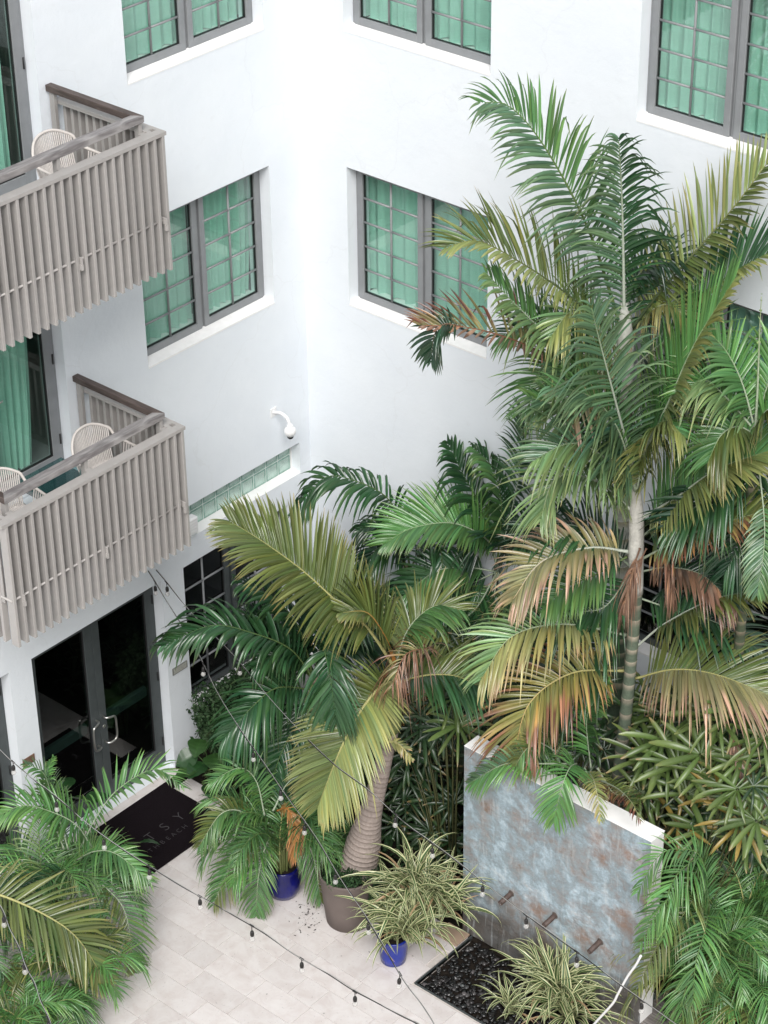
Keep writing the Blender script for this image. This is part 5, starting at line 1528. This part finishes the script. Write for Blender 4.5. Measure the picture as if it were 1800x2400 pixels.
# small palms that lean over the fountain capping
fb = ground_at(1350, 1790, 1.75); fb[1] = -1.85
feather_palm('young palm leaning its fronds over the fountain wall capping', fb, 5, .6, ['green', 'dark'], L=.22, height=1.7, seed=41, az0=1.0, az1=3.4, extra=[
    ([(1385, 1800, 0), (1375, 1691, .05), (1395, 1640, .05), (1425, 1600, .0)], .28, 'bright', 'green', dict(fine, face=.5, n=34, width=.034)),
    ([(1370, 1800, 0), (1385, 1830, -.2), (1396, 1860, -.3), (1406, 1915, -.35)], .14, 'yellow', 'lime', dict(fine, face=.5, n=26, width=.018)),
    ([(1320, 1800, 0), (1285, 1740, .05), (1265, 1705, .1), (1250, 1670, .1)], .22, 'olive', 'green', dict(fine, face=.4, n=30)),
    ([(1400, 1800, 0), (1440, 1860, -.1), (1480, 1850, -.2), (1520, 1870, -.25)], .16, 'olive', 'rust', dict(fine, face=.4, n=26)),
])

_fp = bpy.data.objects[[o.name for o in COL.objects if o.get('label', '').startswith('young palm leaning')][0]]
def over_cap(pts, L, ca, cb, **kw):
    frond(_fp, sub([Py(x, y, yy) for x, y, yy in pts], np.array(_fp.location)), L, ca, cb, **kw)
over_cap([(1345, 1790, -1.95), (1270, 1790, -2.25), (1186, 1790, -2.50), (1100, 1835, -2.60)], .25, 'blue', 'bright', **dict(fine, face=.45, n=46))
over_cap([(1350, 1790, -1.95), (1335, 1800, -2.35), (1317, 1844, -2.55), (1297, 1925, -2.62)], .28, 'bright', 'bright', **dict(fine, face=.6, n=36, width=.030))
over_cap([(1380, 1810, -1.95), (1392, 1830, -2.35), (1400, 1865, -2.5), (1408, 1920, -2.55)], .15, 'yellow', 'lime', **dict(fine, face=.5, n=30, width=.02))
over_cap([(1300, 1760, -1.95), (1260, 1740, -2.2), (1230, 1760, -2.42), (1205, 1800, -2.5)], .2, 'olive', 'green', **dict(fine, face=.4, n=30))
over_cap([(1410, 1830, -1.95), (1450, 1850, -2.2), (1480, 1880, -2.42), (1500, 1920, -2.5)], .16, 'olive', 'rust', **dict(fine, face=.4, n=26))

# ---------------------------------------------------------------- lady palms: fans of blunt fingers
def fan_mesh(nseg, seed, base, tip, spread=250):
    r = np.random.default_rng(seed)
    a = np.radians(np.linspace(-spread/2, spread/2, nseg)+r.normal(0, 3, nseg))
    L = (0.33-0.08*np.abs(np.linspace(-1, 1, nseg)))*(1+r.normal(0, .06, nseg))
    up = np.radians(r.normal(14, 6, nseg))
    d = np.stack([np.cos(a)*np.cos(up), np.sin(a)*np.cos(up), np.sin(up)], 1)
    P = d*0.012
    Wd = np.stack([-np.sin(a), np.cos(a), np.zeros(nseg)], 1)
    one = np.ones((nseg, 1))
    u = 6
    V, F, C = leaflets(P, Wd, d, L, Wd, np.full(nseg, .033)*(1+r.normal(0, .16, nseg)), np.full(nseg, .26)*r.uniform(.3, 1.7, nseg), r.normal(0, .2, nseg), .5,
                       np.array(base)*one, np.array(tip)*one, np.exp(r.normal(0, .15, nseg)), np.where(r.random(nseg) < .3, .10, .02), np.array((.30, .20, .09))*one, ns=u)
    me = arr_mesh('leaf', V, F, C); me.materials.append(M['glossy_leaf'])
    return me
_w0 = _wp_w.copy()
_wp_w[:] = [0.30, 0.62, 0.92, 1.0, 0.80, 0.22]          # blunt fingers
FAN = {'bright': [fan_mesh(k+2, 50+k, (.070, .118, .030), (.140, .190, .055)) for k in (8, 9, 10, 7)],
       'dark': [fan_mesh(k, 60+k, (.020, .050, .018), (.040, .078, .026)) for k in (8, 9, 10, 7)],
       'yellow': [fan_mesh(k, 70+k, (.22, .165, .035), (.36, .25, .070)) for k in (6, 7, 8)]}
_wp_w[:] = _w0
def lady_palm(label, base, hubs, yplane, seed=0):
    r = np.random.default_rng(seed)
    base = np.array(base, float)
    t = thing('lady_palm', label, 'palm', tuple(base), 'lady palms with fan leaves')
    st = MB()
    for (px, py, kind, sc) in hubs:
        h = Py(px, py, yplane+r.uniform(-.12, .12)+(.22 if kind == 'dark' and yplane < -.9 else 0))
        nrm = Vector((0.42+r.normal(0, .20), -0.48+r.normal(0, .20), 1.0)).normalized()
        az = r.uniform(0, 2*math.pi)
        x = Vector((math.cos(az), math.sin(az), 0)); x = (x-nrm*x.dot(nrm)).normalized()
        y = nrm.cross(x)
        mt = Matrix(((x.x, y.x, nrm.x, h[0]-base[0]), (x.y, y.y, nrm.y, h[1]-base[1]), (x.z, y.z, nrm.z, h[2]-base[2]), (0, 0, 0, 1)))
        ms = FAN[kind]
        o = link('leaf', ms[r.integers(len(ms))], t)
        o.matrix_local = mt @ Matrix.Scale(sc*(1.5 if kind != 'dark' else 1.3), 4)
        hh = h-base
        st.tube([(hh[0]*.35, hh[1]*.35, -.02), (hh[0]*.6, hh[1]*.6, hh[2]*.55), (hh[0], hh[1], hh[2]+.002)], [.011, .009, .005], 6)
    me = st.mesh('stems'); paint(me, np.tile((0.07, 0.075, 0.03), (len(me.vertices), 1))); link('stems', me, t, M['stem'])
    return t
def scatter(n, x0, x1, y0, y1, kinds, s0, s1, seed):
    r = np.random.default_rng(seed)
    return [(r.uniform(x0, x1), r.uniform(y0, y1), kinds[r.integers(len(kinds))], r.uniform(s0, s1)) for _ in range(n)]
lady_palm('lady palm with glossy fan leaves right of the tall ringed trunk', (5.35, -1.3, 0), [
    (1554, 1734, 'bright', 1.15), (1516, 1777, 'bright', 1.0), (1590, 1795, 'bright', 1.15), (1642, 1770, 'bright', 1.1), (1611, 1862, 'bright', 1.1), (1555, 1850, 'bright', .9),
    (1500, 1860, 'bright', .9)]+scatter(12, 1480, 1660, 1700, 1900, ['dark', 'bright', 'dark'], .75, 1.0, 4), -1.35, 1)
lady_palm('lady palm with yellowed fan leaves above the fountain end', (6.0, -1.35, 0), [
    (1588, 1930, 'yellow', .95), (1692, 1876, 'yellow', .95), (1650, 1945, 'bright', .95), (1740, 1930, 'yellow', .9), (1773, 1925, 'bright', 1.0), (1720, 1850, 'bright', .9)]
    + scatter(14, 1600, 1790, 1840, 2010, ['dark', 'bright', 'dark', 'dark'], .7, .95, 5), -1.5, 2)
lady_palm('lady palm with ragged fan leaves below the right burnt frond', (6.1, -0.9, 0), [
    (1692, 1690, 'bright', .95), (1791, 1731, 'bright', 1.0), (1740, 1780, 'bright', .9)]+scatter(13, 1640, 1810, 1640, 1840, ['dark', 'bright', 'dark'], .75, 1.0, 6), -1.1, 3)
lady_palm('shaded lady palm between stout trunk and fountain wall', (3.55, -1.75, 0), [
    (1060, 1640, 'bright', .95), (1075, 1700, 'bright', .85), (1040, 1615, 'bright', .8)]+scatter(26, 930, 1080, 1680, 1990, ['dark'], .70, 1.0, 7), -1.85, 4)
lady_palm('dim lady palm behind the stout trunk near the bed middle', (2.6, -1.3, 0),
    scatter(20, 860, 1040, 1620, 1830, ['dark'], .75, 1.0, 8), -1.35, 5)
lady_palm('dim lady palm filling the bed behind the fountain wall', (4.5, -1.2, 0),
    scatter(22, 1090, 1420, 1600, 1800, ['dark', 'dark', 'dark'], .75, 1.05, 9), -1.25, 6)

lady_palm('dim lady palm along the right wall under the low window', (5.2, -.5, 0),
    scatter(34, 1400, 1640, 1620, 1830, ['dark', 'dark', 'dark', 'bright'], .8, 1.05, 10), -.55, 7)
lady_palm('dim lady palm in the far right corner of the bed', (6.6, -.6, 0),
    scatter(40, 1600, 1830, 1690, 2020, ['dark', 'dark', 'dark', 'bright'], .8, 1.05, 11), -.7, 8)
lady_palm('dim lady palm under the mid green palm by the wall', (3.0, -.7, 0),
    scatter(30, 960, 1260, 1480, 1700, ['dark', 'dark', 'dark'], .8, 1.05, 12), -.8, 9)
# rusty dead fronds hanging among the lady palms
df = thing('fallen_frond', 'rust red dead palm frond hanging among the lady palms at right', 'dead frond', tuple(Py(1720, 1800, -1.0)))
_b = np.array(df.location)
for sp_ in (((1700, 1690), (1735, 1790), (1790, 1890)), ((1705, 1700), (1760, 1830), (1815, 1870))):
    frond(df, [Py(x, y, -1.2)-_b for x, y in sp_], .20, 'rust', 'brown', n=30, width=.022, rach='brown', a0=35, a1=14, droop=.4, rr=.008, name='spray')

# ---------------------------------------------------------------- striped strap-leaved plants
def strap_mesh(seed, dry=False):
    r = np.random.default_rng(seed)
    ns = 12
    L = r.uniform(.42, .62); e = math.radians(r.uniform(58, 82)); bend = math.radians(r.uniform(95, 165))
    w = r.uniform(.024, .034)
    p = np.zeros(3); C_ = [p.copy()]
    yaw = r.normal(0, .18)
    for k in range(ns):
        d = np.array([math.cos(e)*math.cos(yaw*k/ns), math.cos(e)*math.sin(yaw*k/ns), math.sin(e)])
        p = p+d*L/ns; C_.append(p.copy()); e -= bend/ns*(.35+1.25*k/ns)
    C_ = np.array(C_)
    wid = w*np.interp(np.linspace(0, 1, ns+1), [0, .2, .6, .9, 1], [.55, 1, .85, .35, .03])
    T = np.gradient(C_, axis=0); T /= np.linalg.norm(T, axis=1)[:, None]
    S = np.cross(T, [0, 0, 1.0]); S /= np.linalg.norm(S, axis=1)[:, None]+1e-9
    N = np.cross(S, T)
    offs = [-.5, -.27, -.25, 0, .25, .27, .5]
    cream, green = np.array((.60, .60, .34)), np.array((.050, .105, .030))
    if dry: cream, green = np.array((.42, .30, .18)), np.array((.34, .22, .12))
    cl = [cream, cream, green, green*1.1, green, cream, cream]
    V, cols = [], []
    for k in range(ns+1):
        for o_, c_ in zip(offs, cl):
            V.append(C_[k]+S[k]*o_*wid[k]+N[k]*abs(o_)*wid[k]*.55)
            cols.append(c_*(1.0 if k < ns else .9))
    m_ = len(offs)
    F = [(k*m_+j, k*m_+j+1, (k+1)*m_+j+1, (k+1)*m_+j) for k in range(ns) for j in range(m_-1)]
    me = arr_mesh('leaf', np.array(V), F, np.array(cols)); me.materials.append(M['glossy_leaf'])
    return me
STRAP = [strap_mesh(100+k) for k in range(9)]
DRY = [strap_mesh(130+k, True) for k in range(3)]
def striped_plant(label, base, rosettes, seed):
    r = np.random.default_rng(seed)
    base = np.array(base, float)
    t = thing('striped_plant', label, 'plant', tuple(base), 'striped strap leaved plants')
    for (c, n, sc) in rosettes:
        c = np.asarray(c)-base
        for k in range(n):
            dry = r.random() < .06
            o = link('leaf', (DRY if dry else STRAP)[r.integers(3 if dry else 9)], t)
            o.location = (c[0]+r.normal(0, .03), c[1]+r.normal(0, .03), c[2]+r.uniform(-.05, .02)-(0.06 if dry else 0))
            o.rotation_euler = (r.normal(0, .22), r.normal(0, .25), r.uniform(0, 2*math.pi))
            s = sc*r.uniform(.7, 1.1); o.scale = (s, s, s)
    return t
striped_plant('striped cream and green grassy plant overflowing the cobalt pot', p2, [(p2+np.array([0, 0, .30]), 46, 1.1), (p2+np.array([.20, .04, .38]), 100, 1.35), (p2+np.array([-.04, .36, .58]), 100, 1.5), (p2+np.array([-.20, .22, .42]), 50, 1.2), (p2+np.array([.26, .40, .50]), 90, 1.4)], 3)
v2 = Pz(1300, 2330, .10); v2[2] = 0
striped_plant('striped cream and green grassy plant growing in the pebble basin', v2, [(v2+np.array([0, 0, .08]), 120, 1.45), (v2+np.array([-.25, -.35, .0]), 34, .9), (v2+np.array([.25, -.1, .02]), 80, 1.35)], 4)
# curled dry sheath lying on the striped plant
ds = thing('dry_leaf_sheath', 'curled tan dry sheath lying across the striped plant', 'dry leaf', tuple(Pz(990, 2095, .80)))
_b = np.array(ds.location)
pts = spline([Pz(x, y, z)-_b for x, y, z in ((948, 2050, .84), (962, 2082, .82), (995, 2095, .80), (1028, 2115, .78), (1046, 2128, .74))], 20)
V, F = [], []
for k in range(20):
    w = .035*math.sin(math.pi*min(1, .15+k/21))
    tw = .6+1.6*k/20
    for a in (-1, 0, 1):
        V.append(pts[k]+a*w*(CU*math.cos(tw)+CF*math.sin(tw))+(0.012 if a == 0 else 0)*CR)
F = [(k*3+j, k*3+j+1, (k+1)*3+j+1, (k+1)*3+j) for k in range(19) for j in range(2)]
link('sheath', arr_mesh('sheath', np.array(V), F, np.tile((.42, .24, .13), (60, 1))), ds, M['leaf'])

# ---------------------------------------------------------------- shrub, broad leaves, trailing cover
def leaf_cloud(n, centers, radii, size, cols, seed, shell=.55):
    r = np.random.default_rng(seed)
    V, F, C_ = [], [], []
    for i in range(n):
        k = r.integers(len(centers))
        d = r.normal(0, 1, 3); d /= np.linalg.norm(d)
        lump = 1+.16*math.sin(d[0]*5+k)*math.cos(d[1]*4+2*k)+.1*math.sin(d[2]*7)
        p = np.asarray(centers[k])+d*np.asarray(radii[k])*lump*(shell+(1-shell)*r.random()**.5)*(1.0 if r.random() > .06 else 1.18)
        s = size*r.uniform(.7, 1.25)
        nrm = d*.7+r.normal(0, .55, 3)+np.array([0, 0, .4]); nrm /= np.linalg.norm(nrm)
        a = np.cross(nrm, r.normal(0, 1, 3)); a /= np.linalg.norm(a); b = np.cross(nrm, a)
        q = len(V)*1
        V += [p-a*s*.5, p+b*s*.26-a*s*.05, p+a*s*.5+nrm*s*.08, p-b*s*.26-a*s*.05]
        F.append((q, q+1, q+2, q+3))
        c = np.array(cols[r.integers(len(cols))])*math.exp(r.normal(0, .25)); C_ += [c]*4
    return np.array(V), F, np.array(C_)
sh = thing('clipped_shrub', 'small leaved rounded shrub against the dark window beside the pier', 'shrub', tuple(ground_at(520, 1640, .75)))
_b = np.array(sh.location)
cts = [Pz(470, 1635, .78)-_b, Pz(530, 1600, .80)-_b, Pz(600, 1585, .80)-_b, Pz(490, 1690, .55)-_b]
for c in cts: c[0] = max(c[0], .46-_b[0])
V, F, C_ = leaf_cloud(15000, cts, [(.38, .34, .38), (.34, .33, .34), (.30, .29, .29), (.30, .28, .30)], .054, [(.022, .050, .020), (.036, .075, .030), (.055, .095, .045)], 3, .35)
V = clampwalls(V+_b)-_b
link('foliage', arr_mesh('foliage', V, F, C_, False), sh, M['matte_leaf'])
st = MB()
for c in cts: st.tube([(0, 0, 0), tuple(c*.5+np.array([.02, 0, .05])), tuple(c)], [.02, .014, .006], 6)
me = st.mesh('stems'); paint(me, np.tile((.10, .075, .05), (len(me.vertices), 1))); link('stems', me, sh, M['bark'])

def heart_leaf(seed, col):
    r = np.random.default_rng(seed)
    nu, nv = 13, 9
    V, C_ = [], []
    for i in range(nu):
        u = i/(nu-1)
        w = .5*math.sin(math.pi*min(1, u*.92+.08))**.75*(1.1-.45*u)
        for j in range(nv):
            v = (j/(nv-1))*2-1
            rip = .018*math.sin(9*u*math.pi+abs(v)*3)*abs(v)
            V.append((u-.12*(1-abs(v)) if u < .1 else u, v*w, .10*abs(v)*w*2-.30*u*u+rip))
            C_.append(np.array(col)*(1.25 if j == nv//2 else 1.0)*(1+.12*math.sin(u*28)))
    F = [(i*nv+j, (i+1)*nv+j, (i+1)*nv+j+1, i*nv+j+1) for i in range(nu-1) for j in range(nv-1)]
    me = arr_mesh('leaf', np.array(V), F, np.array(C_)); me.materials.append(M['glossy_leaf'])
    return me
HL = [heart_leaf(k, c) for k, c in enumerate(((.020, .066, .018), (.017, .055, .016), (.034, .088, .022)))]
def broad_plant(label, base, leaves, seed):
    r = np.random.default_rng(seed)
    base = np.array(base, float)
    t = thing('broadleaf_plant', label, 'plant', tuple(base), 'broad leaved plants')
    st = MB()
    for (px, py, z, s, az) in leaves:
        p = Pz(px, py, z)-base
        o = link('leaf', HL[r.integers(3)], t)
        o.location = tuple(p); o.scale = (s, s, s)
        o.rotation_euler = (r.normal(0, .25), -.1+r.normal(0, .2), az)
        st.tube([(p[0]*.2, p[1]*.2, 0), (p[0]*.6, p[1]*.6, p[2]*.75), tuple(p)], [.010, .008, .006], 6)
    me = st.mesh('stems'); paint(me, np.tile((.07, .12, .04), (len(me.vertices), 1))); link('stems', me, t, M['stem'])
broad_plant('dark broad leaved plant at the pier foot below the shrub', ground_at(500, 1780, .35), [
    (470, 1735, .55, .27, -1.0), (458, 1765, .50, .25, -1.9), (462, 1800, .40, .26, -2.2), (500, 1770, .48, .30, -.6), (475, 1790, .40, .26, -1.4), (510, 1815, .30, .28, -.4), (520, 1750, .50, .26, .3), (495, 1840, .18, .24, -.8), (540, 1790, .35, .26, -.2)], 2)
broad_plant('single broad leaf plant between the doors and lower left palm', ground_at(200, 1900, .6), [
    (165, 1870, .95, .30, .6), (205, 1880, .85, .26, 1.3), (330, 1975, .45, .20, .8), (300, 1985, .40, .18, 0.2), (150, 1850, .9, .24, 2.2)], 3)
tc = thing('trailing_plant', 'small leaved trailing plant spilling over the taupe planter rim', 'plant', tuple(PM+np.array([0, 0, .6])))
_b = np.array(tc.location)
V, F, C_ = leaf_cloud(4600, [np.array([.14, -.10, .09]), np.array([-.16, -.08, .07]), np.array([.0, -.22, .05]), np.array([.27, .10, -.03]), np.array([.31, .06, -.22]), np.array([.10, .16, .06])], [(.15, .13, .09), (.14, .13, .09), (.14, .08, .08), (.09, .12, .16), (.06, .09, .18), (.16, .13, .09)], .028, [(.03, .07, .028), (.05, .10, .04), (.02, .045, .02)], 6, .2)
link('foliage', arr_mesh('foliage', V, F, C_, False), tc, M['matte_leaf'])
# bed cover: nobody could count these blades
V, F, C_ = [], [], []
r = np.random.default_rng(77)
nbd = 900
P = np.stack([r.uniform(.25, 8.0, nbd), r.uniform(BED_Y+.15, -.15, nbd), np.full(nbd, -.02)], 1)
P = P[~((P[:, 0] > FX0-.1) & (P[:, 0] < FX1+.1) & (P[:, 1] < FY1+.12))]
m = len(P)
az = r.uniform(0, 6.28, m); el = np.radians(r.uniform(40, 80, m))
d = np.stack([np.cos(az)*np.cos(el), np.sin(az)*np.cos(el), np.sin(el)], 1)
Wd = np.stack([-np.sin(az), np.cos(az), np.zeros(m)], 1)
one = np.ones((m, 1))
V, F, C_ = leaflets(P, Wd, d, r.uniform(.25, .6, m), Wd, r.uniform(.03, .06, m), np.full(m, .5), r.normal(0, .3, m), .4, np.array((.018, .045, .018))*one, np.array((.035, .075, .028))*one,
                    np.exp(r.normal(0, .3, m)), np.full(m, .03), np.array((.15, .1, .05))*one)
gc = link('ground_cover', arr_mesh('ground_cover', clampwalls(V), F, C_), None, M['leaf'])
tag(gc, 'dark leafy ground cover over the planting bed', 'ground cover', kind='stuff')
# bits of leaf litter blown out of the planter
lm = MB()
r = np.random.default_rng(5)
for k in range(46):
    p = Pz(r.normal(722, 18), r.normal(2150, 22), .004)
    a = r.uniform(0, 6.28); l = r.uniform(.006, .022); w = l*.35
    c, s_ = math.cos(a), math.sin(a)
    lm.quad((p[0]-c*l, p[1]-s_*l, .004), (p[0]+s_*w, p[1]-c*w, .006), (p[0]+c*l, p[1]+s_*l, .008), (p[0]-s_*w, p[1]+c*w, .005))
for k in range(26):
    p = Pz(r.uniform(380, 1000), r.uniform(2080, 2400), .004)
    a = r.uniform(0, 6.28); l = r.uniform(.004, .016); w = l*.3
    c, s_ = math.cos(a), math.sin(a)
    lm.quad((p[0]-c*l, p[1]-s_*l, .004), (p[0]+s_*w, p[1]-c*w, .006), (p[0]+c*l, p[1]+s_*l, .007), (p[0]-s_*w, p[1]+c*w, .005))
tag(lm.build('leaf_litter', M['soil']), 'dark specks of leaf litter on the paving', 'litter', kind='stuff')

# ---------------------------------------------------------------- festoon lights
sock_me = MB().lathe((0, 0, 0), [(0.006, 0.0), (0.012, -.004), (.0165, -.014), (.0185, -.030), (.0175, -.052), (.015, -.058)], 14).mesh('socket'); sock_me.materials.append(M['cable_dark'])
bulb_me = MB().lathe((0, 0, -.058), [(.013, 0.0), (.017, -.008), (.023, -.022), (.0245, -.034), (.021, -.047), (.012, -.056), (.003, -.059)], 16).mesh('bulb'); bulb_me.materials.append(M['bulb'] if 'bulb' in M else M['bulb_glass'])
core_me = MB().lathe((0, 0, -.058), [(.007, 0.0), (.007, -.016), (.0045, -.020), (.004, -.034), (.001, -.037)], 10).mesh('filament_stem'); core_me.materials.append(M['frost'] if 'frost' in M else M['white_metal'])
def string_light(label, pts3, bulbs):
    """bulbs: photo x of each lamp along the cable"""
    base = np.array(pts3[0], float)
    t = thing('string_light', label, 'string lights', tuple(base), 'festoon lamp strings over the court')
    sp = spline(sub(pts3, base), 160)
    ph = np.linspace(0, 60, 160)
    cab = sp+np.stack([np.zeros(160), np.zeros(160), .004*np.sin(ph)], 1)
    MB().tube(cab, .0050, 6).build('cable', M['cable_dark'], t)
    wire = sp+np.stack([.005*np.cos(ph*.5), .005*np.cos(ph*.5), .008+.005*np.sin(ph*.7)], 1)
    MB().tube(wire, .0030, 5).build('support_wire', M['cable_wire'], t)
    W3 = sp+base-CAM
    pxs = 900+FOC*(W3@CR)/(W3@CF); pys = 1200-FOC*(W3@CU)/(W3@CF)
    for (bx_, by_) in bulbs:
        k = int(np.argmin((pxs-bx_)**2+.15*(pys-by_)**2))
        p = cab[k]
        dl = random.uniform(.035, .06)
        o = link('socket', sock_me, t); o.location = (p[0], p[1], p[2]-dl)
        o.rotation_euler = (random.uniform(-.08, .08), random.uniform(-.08, .08), 0)
        link('bulb', bulb_me, o); link('filament_stem', core_me, o)
        MB().tube([tuple(p-np.array(o.location)), (0, 0, -.002)], .0040, 6).build('drop_cord', M['cable_dark'], o)
        MB().tube([sub([p], np.array(o.location))[0]-(sp[min(k+1, 159)]-sp[k])*.6, sub([p], np.array(o.location))[0]+(sp[min(k+1, 159)]-sp[k])*.6], .009, 8).build('cord_joint', M['cable_dark'], o)
    return t
def zline(pts, z0, z1, sag):
    n = len(pts); out = []
    for k, (x, y) in enumerate(pts):
        q = k/(n-1); out.append(Pz(x, y, z0+(z1-z0)*q-sag*4*q*(1-q)))
    return out

string_light('lamp string sweeping over the pale paving from the left edge', zline([(-60, 1705), (0, 1758), (60, 1812), (130, 1868), (250, 1965), (372, 2045), (470, 2102), (590, 2170), (705, 2246), (780, 2290), (835, 2325), (910, 2365), (990, 2405), (1060, 2440)], 3.05, 2.75, .12),
             [(30, 1786), (130, 1868), (243, 1958), (353, 2033), (467, 2102), (592, 2172), (707, 2250), (832, 2325), (972, 2395)])
b0 = Px(347, 1338, .03)
string_light('lamp string running from below the balcony past the taupe planter', [b0]+zline([(368, 1372), (440, 1490), (520, 1640), (580, 1735), (700, 1905), (790, 2045), (858, 2150), (938, 2285), (985, 2350), (1025, 2412)], 2.74, 2.70, .10),
             [(362, 1360), (474, 1570), (592, 1760), (658, 1850), (714, 1925), (787, 2040), (864, 2160), (934, 2280)])
c0 = Px(366, 1336, .03)
string_light('lamp string crossing before the fountain wall', [c0]+zline([(440, 1425), (520, 1510), (580, 1575), (680, 1690), (780, 1790), (862, 1850), (945, 1925), (1010, 1975), (1130, 2065), (1240, 2150), (1350, 2230), (1450, 2305), (1530, 2362), (1610, 2420)], 2.70, 2.62, .10),
             [(392, 1368), (560, 1556), (924, 1905), (1016, 1980), (1129, 2066), (1235, 2145), (1354, 2232), (1505, 2345)])
string_light('short lamp string in the bottom left corner', zline([(-40, 2060), (0, 2125), (30, 2190), (60, 2260), (90, 2330), (118, 2400), (140, 2460)], 2.9, 2.9, .03),
             [(8, 2140), (55, 2245), (112, 2385)])
